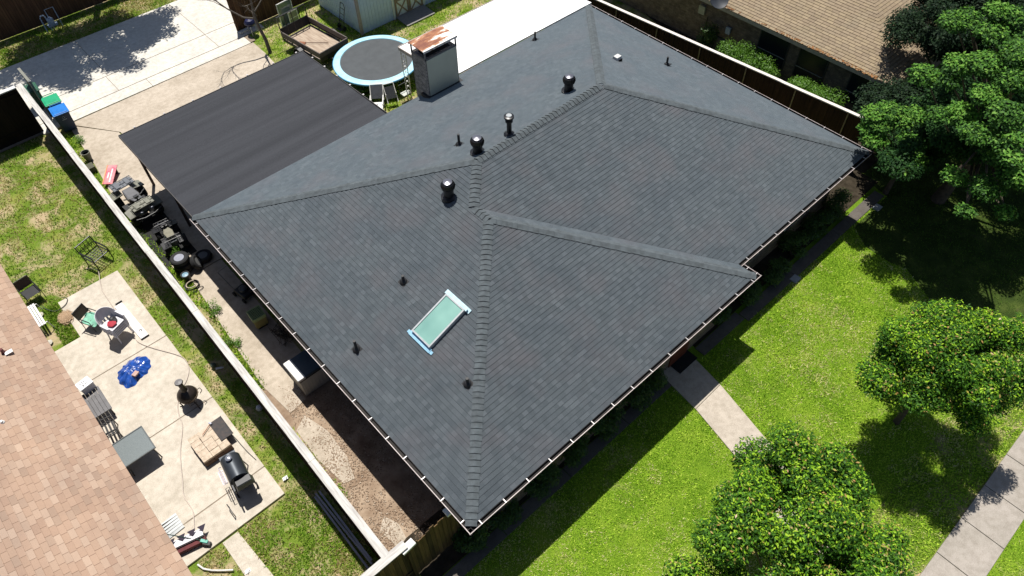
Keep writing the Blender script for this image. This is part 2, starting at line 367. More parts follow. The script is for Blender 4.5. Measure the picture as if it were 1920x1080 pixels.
gutter((0,-.15),(0,DD+D),(-1,0)); gutter((-.15,0),(W1+.15,0),(0,-1)); gutter((W1,-.15),(W1,DD-.15),(1,0)); gutter((W1,DD),(WM,DD),(0,-1)); gutter((WM,DD-.1),(WM,DD+D),(1,0))
# skylight
gl=[RH(*p) for p in ((838,556),(876,582),(808,652),(776,624))]
cx=sum(p[0] for p in gl)/4; cy=sum(p[1] for p in gl)/4; print('SKY',gl)
L_=(gl[0][0]+gl[1][0]-gl[2][0]-gl[3][0])/2; Wd=abs(gl[0][1]+gl[3][1]-gl[1][1]-gl[2][1])/2; print(L_,Wd)
L_*=math.sqrt(1+PP*PP)*.95; Wd*=.94
sk=bpy.data.objects.new('skylight',None)
SKT=Matrix.Translation((cx,cy,ZE+PP*cx))@Matrix.Rotation(-math.atan(PP),4,'Y')
def onslope(m,name,mats,par,**k):
    m.v=[tuple(SKT@Vector(v)) for v in m.v]; return m.build(name,mats,par,**k)
sk=onslope(M().box((0,Wd/2+.02,.07),(L_+.1,.05,.16)).box((0,-Wd/2-.02,.07),(L_+.1,.05,.16)).box((L_/2+.02,0,.07),(.05,Wd,.16)).box((-L_/2-.02,0,.07),(.05,Wd,.16)),'skylight',mat('skylight_frame',(.5,.52,.53),.4,.3),house)
m_,n_,b_=newmat('green_skylight_glass'); b_.inputs['Base Color'].default_value=(.27,.52,.44,1); b_.inputs['Roughness'].default_value=.12; b_.inputs['Specular IOR Level'].default_value=.9
sock(n_,ramp(n_,[(.35,(.17,.33,.29)),(.65,(.24,.43,.37))],noise(n_,1.0,2)),b_.inputs['Base Color'])
onslope(M().box((0,0,.115),(L_,Wd,.02)),'glass',m_,sk)
TAPE=mat('blue_flashing_film',(.28,.5,.66),.35,var=.12,scale=10)
onslope(M().box((L_/2+.1,0,.03),(.14,Wd+.34,.03)).box((L_/2+.07,0,.1),(.08,Wd+.2,.07)),'flashing',mat('pale_film',(.5,.68,.75),.35),sk)
onslope(M().box((-L_/2-.11,0,.035),(.15,Wd+.2,.03)).box((-L_/2-.12,Wd/2+.14,.025),(.1,.12,.02)).box((-L_/2-.12,-Wd/2-.14,.025),(.1,.12,.02)),'flashing',TAPE,sk)
# vents
GLB=mat('glossy_black_paint',(.01,.01,.012),.35,.1,spec=.5)
for (a,b) in ((842,368),(896,286),(1066,182-12)):
    x,y,z=RH(a,b)
    tv=M().lathe([(.26,-.12),(.26,.03),(.2,.05),(.165,.06),(.165,.34)],seg=24).build('turbine_vent',GLB,house,smooth=True,loc=(x,y,z))
    hd=M(); n=20
    for k in range(n):
        q=2*math.pi*k/n; pr=[(.15,.3),(.215,.37),(.24,.47),(.21,.56),(.12,.62)]
        for (r0,z0),(r1,z1) in zip(pr[:-1],pr[1:]):
            q2=q+.27; hd.add([(r0*math.cos(q),r0*math.sin(q),z0),(r0*.9*math.cos(q2),r0*.9*math.sin(q2),z0),(r1*.9*math.cos(q2),r1*.9*math.sin(q2),z1),(r1*math.cos(q),r1*math.sin(q),z1)],[(0,1,2,3)])
    hd.lathe([(.14,.3),(.19,.38),(.21,.47),(.185,.555),(.1,.6),(0,.605)]).build('turbine_head',GLB,tv,smooth=True)
    M().lathe([(.15,.6),(.15,.625),(.06,.65),(0,.655)]).build('turbine_cap',mat('chrome_cap',(.22,.22,.25),.3,.7),tv,smooth=True)
x,y,z=RH(955,252)
fl=M().lathe([(.19,-.1),(.19,.03),(.12,.09),(.085,.1),(.085,.66)]).build('flue_pipe',GLB,house,smooth=True,loc=(x,y,z)); M().lathe([(.09,.52),(.13,.54),(.13,.6),(.1,.62),(.1,.68),(.17,.7),(.17,.76),(.05,.79),(0,.8)]).build('flue_cap',GLB,fl,smooth=True)
for (a,b,hh) in ((861,271,.34),(1003,75,.3),(1250,122,.28),(757,528,.18),(669,655,.34),(877,720,.2)):
    x,y,z=RH(a,b); pv=M().lathe([(.13,-.05),(.13,.02),(.07,.1),(.045,.11),(.045,.1+hh),(.03,.1+hh)],seg=16).build('vent_pipe',BLKP,house,smooth=True,loc=(x,y,z))
    M().box((0,0,0),(.3,.3,.02),(0,0,0)).build('pipe_flashing',BLKP,pv).rotation_euler=(0,-math.atan(PP),0) if x<6 else (math.atan(-PP),0,0)
x,y,z=RH(1157,112)
bv=M().box((0,0,.07),(.28,.34,.2),(0,0,0),taper=(.9,.6)).build('box_vent',mat('pale_vent_hood',(.6,.6,.58),.5),house,loc=(x,y,z)); M().box((0,-.172,.04),(.22,.01,.12)).build('vent_opening',DARK,bv)
M().lathe([(0,.802),(.09,.803),(.1,.79)],seg=20).build('cap_disc',mat('grey_disc',(.35,.37,.38),.5),fl)
# chimney
ch=M().prism([(10.4,14.78),(12.0,14.78),(12.0,15.7),(10.4,15.7)],0,4.86).build('chimney',BRICKG,house)
M().box((11.2,14.765,3.96),(1.5,.03,1.76)).build('siding',mat('grey_beige_siding',(.6,.6,.47),.7,var=.04,scale=2),ch)
M().prism([(10.28,14.66),(12.12,14.66),(12.12,15.2),(10.28,15.2)],3.05,3.2).build('flashing',BLKP,ch)
STN=mat('chimney_steel',(.2,.19,.19),.5,.4)
mm=M()
for px_,py_ in ((10.42,14.8),(11.98,14.8),(10.42,15.68),(11.98,15.68)): mm.box((px_,py_,5.02),(.05,.05,.46))
mm.box((11.2,14.8,4.87),(1.62,.05,.06)).box((11.2,15.68,4.87),(1.62,.05,.06)).box((10.42,15.24,4.87),(.05,.92,.06)).build('cap_frame',STN,ch)
M().prism([(10.6,14.95),(11.8,14.95),(11.8,15.5),(10.6,15.5)],4.86,4.88).build('flue_opening',DARK,ch)
m_,n_,b_=newmat('rusty_white_metal'); c_=ramp(n_,[(.42,(.75,.72,.68)),(.48,(.36,.15,.06)),(.6,(.17,.05,.025))],noise(n_,1.1,5,stretch=(.8,2.6,1),rough=.7)); sock(n_,c_,b_.inputs['Base Color']); b_.inputs['Roughness'].default_value=.7
M().box((11.2,15.24,5.27),(1.72,1.0,.04)).box((11.2,14.75,5.24),(1.72,.02,.09)).box((11.2,15.73,5.24),(1.72,.02,.09)).build('chimney_cap',m_,ch,bev=.01)
# ---------------- carport with roll roofing
m_,n_,b_=newmat('black_roll_roofing'); a_=ramp(n_,[(.35,(.025,.0265,.032)),(.65,(.037,.039,.046))],noise(n_,1,3,stretch=(.06,1.9,1))); g_=ramp(n_,[(.3,(.7,.7,.7)),(.7,(1.3,1.3,1.3))],noise(n_,45,3)); sock(n_,mix(n_,1.,a_,g_,'MULTIPLY'),b_.inputs['Base Color']); b_.inputs['Roughness'].default_value=.85; b_.inputs['Specular IOR Level'].default_value=.3; bump(n_,b_,noise(n_,1,3,stretch=(.12,6,1)),.3,.03); ROLL=m_
cp=thing('carport','low black carport roof joined to the back of the charcoal shingle house','carport',0,0)
M().slab([(.0,15.40,2.9),(8.6,15.40,2.9),(8.66,22.02,2.7),(.0,22.02,2.7)],.05).build('roof',ROLL,cp)
DRIP=mat('drip_edge',(.05,.045,.045),.5)
e=M()
e.box((4.33,22.04,2.66),(8.7,.03,.12)).box((8.66,18.7,2.76),(.03,6.66,.12),(R(-1.7),0,0)).box((-.01,18.7,2.76),(.03,6.66,.12),(R(-1.7),0,0)); e.build('fascia',DRIP,cp)
for i,(a,b) in enumerate([(x_,22.1) for x_ in (.7,2,3.3,4.6,5.9,7.2,8.4)]+[(8.7,y_) for y_ in (16.2,17.2,18.2,19.2,20.2,21.2)]):
    M().box((a,b,2.72 if b>22 else 2.9-(b-15.4)*.0302+.02),(.07,.07,.03)).build('edge_clip',HANG,cp)
for a,b in ((.25,21.8),(4.3,21.8),(8.4,21.8),(8.4,17.5),(.25,18.4)): M().box((a,b,1.33),(.1,.1,2.66)).build('post',mat('brown_post',(.07,.04,.03),.7),cp)
M().box((4.3,21.8,2.58),(8.4,.08,.14)).build('beam',MATS['brown_post'],cp)
# white awning
aw=thing('patio_cover','bright white flat metal patio cover behind the chimney','patio cover',12.07,15.5)
m_,n_,b_=newmat('white_membrane'); sock(n_,mix(n_,1.,ramp(n_,[(.3,(.74,.735,.72)),(.7,(.82,.815,.8))],noise(n_,2,6)),ramp(n_,[(.7,(1,1,1)),(.8,(.8,.78,.74))],noise(n_,3,6,stretch=(.6,3,1))),'MULTIPLY'),b_.inputs['Base Color']); b_.inputs['Roughness'].default_value=.6; WM_=m_
r_=M().slab([(0,0,2.92),(8.8,0,2.92),(8.8,3.72,2.7),(0,3.72,2.7)],.06)
for k in range(1,22): r_.box((k*.4,1.86,2.815),(.012,3.7,.012),(R(-3.4),0,0))
r_.build('roof',WM_,aw)
M().box((4.4,3.75,2.64),(8.86,.05,.16)).box((-.03,1.87,2.74),(.04,3.74,.16),(R(-3.4),0,0)).build('fascia',mat('awning_fascia',(.35,.3,.27),.6),aw)
for a in (.08,4.4,8.7):
    p=M(); 
    for dx in (-.12,.12): p.box((a+dx,3.6,1.3),(.03,.03,2.6))
    for k in range(9): p.tube([(a-.12,3.6,.2+k*.27),(a,3.6,.33+k*.27),(a+.12,3.6,.2+k*.27)],.012,6); p.lathe([(0,-.05),(.05,0),(0,.05)],(a,3.6,.36+k*.27),8)
    p.build('post',WHITE,aw)
M().box((8.75,1.8,2.76),(.06,3.6,.1),(R(-3.4),0,0)).build('fascia',MATS['awning_fascia'],aw)

# ================================================================== NEIGHBOUR HOUSES
TANL=shingle('tan_brown_shingles',[(.32,.215,.155),(.37,.255,.185),(.345,.235,.168),(.41,.3,.225),(.295,.205,.15)],gran=.06,row=.158,tab=.31,slot=.035,slotcol=(.1,.055,.035))
TBUT=mat('tan_butt',(.22,.13,.09),.9)
nl=thing('house','neighbouring house with pinkish tan shingle roof at the left edge','house',-5.93,0)
m=M(); courses(m,(0,-6),(0,1),(-1,0),lambda v:0,lambda v:28.5 if False else 25.2,6.5,row=.147,z0=2.6,p=.38,lip=.012)
m.slab([(-6.5,-6,5.07),(-6.5,19.2,5.07),(-13,19.2,2.6),(-13,-6,2.6)],.05,1); m.build('roof',[TANL,TBUT],nl)
M().box((-6.5,6.2,2.5),(12.9,24.4,.16)).build('soffit',mat('tan_fascia',(.35,.25,.18),.7),nl); M().box((-6.55,6.2,1.22),(11.7,23.4,2.44)).build('wall',BRICK,nl)
def NH(a,b):
    z=3.5
    for _ in range(60):
        x,y=G(a,b,z); z=.5*z+.5*(2.6+.38*(-5.93-x))
    return x+5.93,y,z
x,y,z=NH(8,662); M().lathe([(.09,-.05),(.09,.02),(.05,.06),(.05,.2),(0,.2)],seg=14).build('vent_pipe',mat('dark_red_vent',(.12,.02,.02),.5),nl,loc=(x,y,z)); M().box((.12,-.1,.04),(.22,.14,.02)).build('pipe_flashing',WHITE,nl,loc=(x,y,z))
x,y,z=NH(5,792); M().lathe([(.06,-.05),(.06,.02),(.04,.04),(.04,.08),(0,.08)],seg=14).build('vent_pipe',WHITE,nl,loc=(x,y,z))

TANR=shingle('yellow_tan_shingles',[(.245,.19,.12),(.3,.235,.15),(.27,.21,.14),(.235,.18,.12)],gran=.08,row=.158,tab=.33,slot=.06,slotcol=(.13,.09,.06),stain=(.2,.17,.12))
nr=thing('house','brick neighbouring house with yellowish tan shingle roof at the upper right','house',25.3,2.2)
m=M(); courses(m,(0,0),(0,1),(1,0),lambda v:v,lambda v:20,7,row=.147,z0=2.75,p=.36,lip=.02)
courses(m,(0,0),(1,0),(0,1),lambda v:v,lambda v:14-v,6.99,row=.147,z0=2.75,p=.36,lip=.02)
m.slab([(14,0,2.75),(14,20,2.75),(7,20,5.27),(7,7,5.27)],.03); m.build('roof',[TANR,mat('tan_dark_butt',(.13,.09,.06),.9)],nr)
M().box((7,10,2.64),(13.96,19.9,.18)).build('soffit',mat('cream_fascia',(.4,.36,.28),.7),nr)
wl=M().box((7.3,10,1.27),(13.2,18.8,2.54)).build('wall',BRICK2,nr)
for yy,ww in ((6.1,1.5),(4.0,1.4),(1.6,.9)):
    wf=M().box((.68,yy,1.45),(.05,ww+.12,1.5)).build('window',mat('dark_frame',(.05,.05,.05),.6),nr); M().box((.65,yy,1.45),(.02,ww,1.38)).build('pane',GLASSD,wf); M().box((.63,yy,1.25),(.03,ww,.04)).build('mullion',mat('grey_mullion',(.2,.2,.19),.6),wf)
x,y=G(1337,8,1.9); M().box((.62,y-2.2+.2,1.75),(.12,.36,.42)).build('electric_panel',mat('beige_panel',(.4,.4,.32),.6),nr)
M().box((.6,8.6,1.35),(.1,.26,.34)).build('meter_box',mat('pale_blue_box',(.35,.42,.5),.5),nr)
M().tube([(.6,9.9,0),(.6,9.9,1.5)],.03).build('conduit',BLKP,nr)
for (a,b) in ((1372,22),): pass
# satellite dish
x,y=G(1338,16,2.9); dsh=thing('satellite_dish','dark satellite dish on the eave of the tan shingle roof','satellite dish',x+.25,y,2.85)
mm=M(); mm.lathe([(0,0),(.2,.02),(.38,.08),(.46,.13),(.45,.14),(.36,.1),(.19,.04),(0,.02)],rot=(R(35),R(-30),0),c=(0,0,.4)); mm.build('reflector',mat('dark_dish',(.03,.035,.045),.5),dsh,smooth=True)
M().tube([(0,0,-.02),(0,0,.42)],.03).build('mast',GRAYM,dsh); M().tube([(0,0,.4),(.5,-.1,.75)],.018).tube([(0,.2,.4),(.5,-.1,.75)],.012).box((.5,-.1,.78),(.1,.1,.12)).build('arm',GRAYM,dsh)
x,y=G(1357,72,.5); ac=thing('air_conditioner','grey round-fan air conditioner beside the brick wall','air conditioner',x-.15,y)
M().box((0,0,.38),(.8,.8,.76)).build('housing',mat('ac_grey',(.13,.14,.15),.5),ac,bev=.03); M().lathe([(.34,.765),(.34,.79),(.3,.79),(.3,.77)],seg=28).build('fan_ring',BLACK,ac)
g=M(); [g.lathe([(.28-.05*k,.775),(.28-.05*k,.785),(.27-.05*k,.785),(.27-.05*k,.775)],seg=24) for k in range(5)]; g.box((0,0,.772),(.12,.5,.01),(0,0,.7)).build('fan_grille',GRAYM,ac)

# ================================================================== FENCES
def fence(label,a,b,h=2.46,cap=.26,boardm=None,side=1,posts=False,group=None,capm=None,rail=True,th=.05):
    a=Vector((*a,0));b=Vector((*b,0));L=(b-a).length;ang=math.atan2(b.y-a.y,b.x-a.x)
    t=thing('fence',label,'fence',a.x,a.y,0,ang,group)
    pm=M(); n=int(L/.14); 
    for i in range(n):
        pm.box(((i+.5)*L/n,(.006 if i%2 else -.006)+rnd.uniform(-.003,.003),(h-.03)/2),(L/n+.012,.022,h-.03+rnd.uniform(-.004,0)))
    pm.build('boards',boardm,t)
    if cap: 
        cm=M(); k=0.
        while k<L-.01:
            l=min(3.6,L-k); cm.box((k+l/2,rnd.uniform(-.008,.008),h+rnd.uniform(-.006,.006)),(l-.006,cap,.045)); k+=3.6
        cm.build('cap',capm or CAPW,t)
    if rail: M().box((L/2,-side*.04,.5),(L,.04,.09)).box((L/2,-side*.04,h-.3),(L,.04,.09)).build('rail',boardm,t)
    if posts:
        k=.6
        while k<L: M().tube([(k,side*.045,0),(k,side*.045,h-.06)],.03,8).build('post',posts,t); k+=2.42
    return t
fence('long brown board fence with a pale cap between the two back yards',(-2.02,1.05),(-1.72,29.0),boardm=boards('left_fence_boards',(.05,.022,.018),(.034,.015,.013),.14,0),side=1,cap=.23)
fence('dark short brown fence with pale cap closing the left yard at the driveway',(-9,28.9),(-1.9,28.9),boardm=boards('dark_cross_boards',(.02,.013,.01),(.012,.008,.006),.14,0),cap=.22,capm=mat('white_cap',(.66,.65,.64),.7))
fence('tall dark brown fence with steel posts and white cap right of the charcoal roof',(21.55,20.2),(22.98,1.9),boardm=boards('right_fence_boards',(.052,.026,.014),(.036,.018,.01),.14,0),side=-1,posts=mat('tan_post',(.3,.24,.17),.5,.3),cap=.16,capm=mat('pink_white_cap',(.7,.64,.58),.7))
fence('brown back fence along the driveway grass at the upper left',(-6,38.3),(16,38.3),boardm=FBROWNX,side=-1,cap=0)
fence('weathered front fence with wide pale cap beside the lower roof corner',(-4.2,1.0),(-1.46,.98),boardm=FOLD,side=1,cap=.24,capm=CAPW)
# front gate: uneven boards
g_=thing('gate','weathered brown board gate with a jagged top below the roof corner','gate',-1.45,.93)
gm=M(); 
for i in range(14):
    hh=2.2+.05*math.sin(i*1.7)+rnd.uniform(-.03,.03)-(.0 if i>3 else .06); gm.box((.1+i*.14,.007 if i%2 else -.007,hh/2+.06),(.148,.022,hh-.06))
gm.build('boards',FOLD,g_); M().box((1.0,.05,.6),(1.9,.04,.09)).box((1.0,.05,1.9),(1.9,.04,.09)).build('rail',FOLD,g_)
M().box((-.02,0,1.15),(.11,.11,2.3)).build('post',FOLD,g_); M().box((0,-.02,2.36),(.42,.2,.09),(0,0,R(4))).build('post_cap',WHITE2,g_)
M().box((1.42,.02,1.1),(.1,.1,2.2)).build('post',FOLD,g_); M().box((1.42,.0,2.34),(.26,.22,.1)).build('post_cap',WHITE2,g_)
# gate leaf near bins
gl_=thing('gate','dark greenish gate leaf standing open beyond the green bin','gate',-1.22,29.75,0,R(90))
M().box((.75,0,.95),(1.5,.05,1.9)).build('boards',boards('olive_boards',(.09,.09,.07),(.06,.06,.05),.14,0),gl_); M().box((0,0,1.),(.1,.1,2.0)).build('post',GRAYM,gl_); M().box((.75,0,1.93),(1.5,.12,.05)).build('cap',mat('grey_green_cap',(.2,.2,.17),.7),gl_)
# brown fence panel by the driveway top
fence('brown board fence running behind the bare tree and the trailer',(8.9,30.1),(20.5,30.4),boardm=boards('panel_boards',(.13,.07,.035),(.07,.037,.02),.14,0),side=-1,h=2.3,cap=0)
# ================================================================== GROUND
def pg(*ps,z=0): return [G(a,b,z) for a,b in ps]
GB=grassbase('yard_grass_ground',[(.08,.15,.014),(.15,.22,.03),(.25,.26,.07)],(.4,.31,.19),.9,.47)
GL=grassbase('lawn_ground',[(.09,.17,.012),(.14,.24,.018),(.2,.29,.03)],(.3,.29,.11),.7,.6)
DIRT=mat('side_yard_dirt',(.38,.29,.21),.95,var=.3,scale=1.6,c2=(.18,.12,.08),bs=.8,bscale=25,spec=.1)
BED=mat('dark_bed_soil',(.05,.04,.028),.95,c2=(.02,.016,.01),scale=4,bs=.6,bscale=20,spec=.1)
def sheet(name,poly,z,m,t=.3): return struct(M().prism(poly,z-t,z).build(name,m))
sheet('ground',[(-90,-60),(110,-60),(110,130),(-90,130)],-.03,GB,.2)
sheet('front_lawn',[(-.2,-7.4),(60,-9.6+.7),(60,1.2),(-.2,1.2)] if False else [(-3,-7.0),(60,-7.0),(60,1.25),(-1.5,1.25),(-1.5,.9),(-3,.9)],0,GL,.02)
sheet('front_lawn',[(-3,-13),(60,-13),(60,-8.9),(-3,-8.9)],0.0,GL,.02)
sheet('dirt_strip',[(-1.9,1.2),(.5,1.2),(.5,9.5),(-1.9,9.5)],.0,DIRT,.02)
# driveway slabs
def slabs(name,xs,ys,m,z=.04,gap=.02,t=.12):
    b=M()
    for i in range(len(xs)-1):
        for j in range(len(ys)-1):
            b.box(((xs[i]+xs[i+1])/2,(ys[j]+ys[j+1])/2,z-t/2),(xs[i+1]-xs[i]-gap,ys[j+1]-ys[j]-gap,t))
    return struct(b.build(name,m,bev=.008))
sheet('joint_soil',[(-9,28.7),(9.2,28.7),(9.2,29.45),(10.1,29.45),(10.1,31.07),(12.8,31.07),(12.8,35.4),(-9,35.4)],.03,JOINT,.01); sheet('joint_soil',[(-9.4,5.7),(-3.0,5.7),(-3.0,18),(-5.3,18),(-5.3,15.9),(-9.4,15.9)],.038,JOINT,.01)
slabs('driveway',[-12,-3.3,2.12,7.49,12.9,19],[31.07,35.42],CONC,.045)
slabs('driveway',[-12,-3.3,2.0,7.48,10.2],[29.46,31.05],CONC,.045)
slabs('driveway',[-2,3.4,8.9],[28.62,29.44],CONC,.042)
sheet('old_driveway',[(-.85,28.55),(9.0,28.6),(8.95,27.2),(8.75,25.4),(8.75,15.9),(.75,15.9),(.7,26.3)],.03,CONC_OLD,.1)
sheet('old_driveway',[(-.9,28.5),(.64,26.33),(.66,15.9),(-1.3,15.9),(-1.35,22.5),(-1.1,25)],.027,CONC_OLD,.1)
sheet('side_path',[(-1.05,15.85),(.3,15.85),(.25,9),(-.6,8.7),(-.7,8.1),(-1.35,8.0),(-1.5,9.6),(-1.3,12.5)],.025,CONC_OLD,.1)
sheet('side_path',[(-1.55,7.3),(-1.05,7.6),(-.8,6.6),(-.85,5.4),(-1.1,4.6),(-1.45,4.7),(-1.6,6)],.02,CONC_OLD,.1)
sheet('side_path',[(-1.5,2.7),(-1.15,3.0),(-.95,2.5),(-1.05,2),(-1.4,1.9)],.015,CONC_OLD,.1)
# patio of the left yard
struct(M().prism([(-9.5,13.86),(-2.98,13.86),(-2.98,18.11),(-5.31,18.11),(-5.31,15.94),(-9.5,15.94)],-.07,.05).build('patio',CONC_P,bev=.008))
slabs('patio',[-9.5,-2.97],[10.35,13.83],CONC_P,.05,.014)
slabs('patio',[-9.5,-2.97],[6.9,10.33],CONC_P,.05,.014)
slabs('patio',[-9.5,-2.97],[5.66,6.88],CONC_P,.05,.02)
sheet('side_path',[(-5.15,5.6),(-4.65,5.6),(-4.5,3.3),(-4.5,.5),(-5.1,.5)],.02,CONC_P,.1)
# sidewalk & front path
SW=(-7.0,-8.55)
a0=G(1920,812);a1=G(1716,1080);b0=G(1920,985);b1=G(1842,1080)
print('sw',a0,a1,b0,b1)
yt=(a0[1]+a1[1])/2; yb=(b0[1]+b1[1])/2; wj=1.5
slabs('sidewalk',[ -8+wj*i for i in range(34)],[yb,yt],CONC_W,.05,.022)
slabs('front_path',[8.95,10.3],[-6.9,-5.2,-3.35,-1.6],CONC_F,.045,.015) if False else None
pa=[G(1320,648),G(1247,690),G(1222,677),G(1285,640)]
fpz=.045
pl=[(9.1,.75),(9.05,-1.1),(8.75,-2.4),(8.3,-3.5),(7.7,-4.7),(7.1,yt-.03)]; pr=[(10.65,.75),(10.3,-.95),(9.95,-2.3),(9.5,-3.35),(9.0,-4.5),(8.5,yt-.03)]
L1=[G(1222,697),G(1255,740),G(1338,838),G(1378,870)]; R1=[G(1300,655),G(1348,723),G(1400,780),G(1440,835)]
print('path',L1,R1)
def qd(b,p): b.prism(p,-.08,fpz)
b=M()
L1=[G(1232,696),G(1304,768),G(1378,856)]; R1=[G(1302,673),G(1350,722),G(1404,784),G(1441,830)]
ext_=lambda a,b,y:(b[0]+(a[0]-b[0])*(y-b[1])/(a[1]-b[1]),y)
lp=[ext_(L1[0],L1[1],.8),L1[1],L1[2],(7.55,-4.6),(7.1,yt+.02)]; rp=[ext_(R1[0],R1[1],.8),R1[1],R1[3],(9.05,-4.7),(8.7,yt+.02)]
for i in range(len(lp)-1):
    e=.008; qd(b,[(lp[i][0],lp[i][1]-e),(rp[i][0],rp[i][1]-e),(rp[i+1][0],rp[i+1][1]+e),(lp[i+1][0],lp[i+1][1]+e)])
struct(b.build('front_path',CONC_F,bev=.006))
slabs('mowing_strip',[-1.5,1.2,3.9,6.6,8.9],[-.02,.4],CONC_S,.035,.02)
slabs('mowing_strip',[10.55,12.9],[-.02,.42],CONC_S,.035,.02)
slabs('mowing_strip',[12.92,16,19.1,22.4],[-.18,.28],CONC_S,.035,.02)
sheet('flower_bed',[(-1.4,.42),(8.9,.42),(8.9,2),(-1.4,2)],.01,BED,.02); sheet('flower_bed',[(10.6,.44),(23,.44),(23,2),(10.6,2)],.012,BED,.02)
sheet('front_step',[(8.9,.82),(10.6,.82),(10.6,1.2),(8.9,1.2)],.1,CONC_F,.15)
sheet('bare_soil',[(23.0,-.6),(25.6,-.4),(26,4),(26,16),(23.1,4)],.005,BED,.02)
# doormat
x,y=G(1277,677,.06); dm=M().box((0,0,.0),(.95,.62,.02)).build('doormat',mat('dark_mat',(.012,.012,.012),.95),None,loc=(x+.05,y,.058)); tag(dm,'dark doormat on the front path at the edge of the roof','doormat')
for (a,b_,lab) in ((1491,523,'pale square utility lid in the lawn by the roof step'),(1645,389,'pale bluish square lid in the shade under the big tree')):
    x,y=G(a,b_,.03); l=M().box((0,0,0),(.36,.28,.05)).box((0,0,.03),(.3,.22,.012)).build('water_meter',mat('lid_grey',(.33,.35,.37),.7),None,loc=(x,y,.03)); tag(l,lab,'lid','utility lids in the front lawn')
# ------------------------------------------------ grass blades (numpy)
rng=np.random.default_rng(3)
def inpoly(x,y,poly):
    c=np.zeros(len(x),bool); n=len(poly)
    for i in range(n):
        x0,y0=poly[i];x1,y1=poly[(i+1)%n]
        k=((y0>y)!=(y1>y))&(x<(x1-x0)*(y-y0)/((y1-y0) if y1!=y0 else 1e-9)+x0); c^=k
    return c
def vnoise(x,y,s,seed):
    r=np.random.default_rng(seed); t=r.random((64,64)); x=x/s;y=y/s; xi=np.floor(x).astype(int);yi=np.floor(y).astype(int);fx=x-xi;fy=y-yi; fx=fx*fx*(3-2*fx);fy=fy*fy*(3-2*fy)
    g=lambda a,b:t[a%64,b%64]
    return (g(xi,yi)*(1-fx)+g(xi+1,yi)*fx)*(1-fy)+(g(xi,yi+1)*(1-fx)+g(xi+1,yi+1)*fx)*fy
def grass(label,poly,n,h,wd,mats,seed,holes=(),thresh=.0,z=0,patch=None):
    P_=np.array(poly); lo=P_.min(0);hi=P_.max(0); r=np.random.default_rng(seed)
    x=r.uniform(lo[0],hi[0],n);y=r.uniform(lo[1],hi[1],n); k=inpoly(x,y,poly)
    for q in holes: k&=~inpoly(x,y,q)
    nz=.6*vnoise(x,y,.9,seed)+.4*vnoise(x,y,.25,seed+1); k&=(nz>thresh*r.uniform(.6,1.4,n)); x=x[k];y=y[k];nz=nz[k];n=len(x)
    a=r.uniform(0,6.283,n); hh=h*r.uniform(.5,1.3,n)*(.6+.8*nz); ww=wd*r.uniform(.6,1.4,n); la=r.uniform(0,6.283,n); ll=hh*r.uniform(.3,1.6,n)
    v=np.zeros((n,3,3)); v[:,0,0]=x-np.cos(a)*ww/2; v[:,0,1]=y-np.sin(a)*ww/2; v[:,1,0]=x+np.cos(a)*ww/2; v[:,1,1]=y+np.sin(a)*ww/2; v[:,0,2]=v[:,1,2]=z-.01
    v[:,2,0]=x+np.cos(la)*ll; v[:,2,1]=y+np.sin(la)*ll; v[:,2,2]=z+hh
    straw=(vnoise(x,y,1.4,seed+5)*.5+vnoise(x,y,.3,seed+6)*.5+r.uniform(-.25,.25,n))>(.62 if patch is None else patch)
    o=npmesh('grass',v.reshape(-1,3),3,mats,straw.astype(int)); o['kind']='stuff'; return o
GR1=leafmat('lawn_blades',[(.09,.2,.012),(.23,.42,.022),(.4,.6,.04),(.62,.74,.12)],.14,rough=.7,spec=.15); GR2=leafmat('straw_blades',[(.42,.48,.1),(.56,.55,.2),(.72,.64,.38)],.1,rough=.8,spec=.1)
GR3=leafmat('yard_blades',[(.07,.17,.01),(.13,.27,.015),(.21,.33,.03),(.32,.37,.08)],.15,rough=.7,spec=.15); GR4=leafmat('dry_yard_blades',[(.28,.28,.07),(.42,.34,.16),(.55,.44,.26)],.25,rough=.8,spec=.1)
pathpoly=[lp[0],lp[1],lp[2],lp[3],lp[4],rp[4],rp[3],rp[2],rp[1],rp[0]]
strips=[(-1.6,-.03),(8.95,-.03),(8.95,.45),(-1.6,.45)]; strips2=[(10.5,-.03),(12.9,-.2),(22.5,-.2),(22.5,.45),(10.5,.45)]
lawn_shade=[G(1622,462),G(1668,492),G(1700,505),G(1742,560),G(1775,560),G(1810,590),G(1900,612),G(1960,640),(40,-7),(40,1.15),(23,1.15),(22.6,.3),(22.5,-.25),(19.9,-.28)]
sheet('painted_shade_lawn',lawn_shade,.006,grassbase('shade_tone_turf',[(.025,.045,.01),(.045,.07,.015),(.08,.11,.025)],(.06,.05,.03),1.6,.6),.01)  # thin turf in darker tones, deepening the tree shade by colour
grass('',[(-2,yt+.03),(24,yt+.03),(26,.0),(10.5,-.03),(-2,-.03)],280000,.05,.032,[GR1,GR2],11,[pathpoly,strips2,lawn_shade],.1,0,.63)
GRT=leafmat('shade_tone_blades',[(.04,.09,.012),(.08,.17,.018),(.15,.25,.035)],.1,rough=.8,spec=.1); grass('',lawn_shade,60000,.05,.03,[GRT,GRT],77,[],.3,0)  # dark blades for the same area, tree shade put into their colour
grass('',[(6,yb-2.2),(17,yb-2.2),(17,yb-.02),(6,yb-.02)],20000,.05,.03,[GR1,GR2],12,(),.1,0,.72)
grass('',[(-2.95,2),(-2.05,1.1),(-1.8,28.7),(-9,28.7),(-9,18.15),(-2.95,18.15)],60000,.07,.035,[GR3,GR4],13,[[(-2.95,-5),(-2.95,18.1),(-9,18.1),(-9,-5)]],.26,-.02,.52)
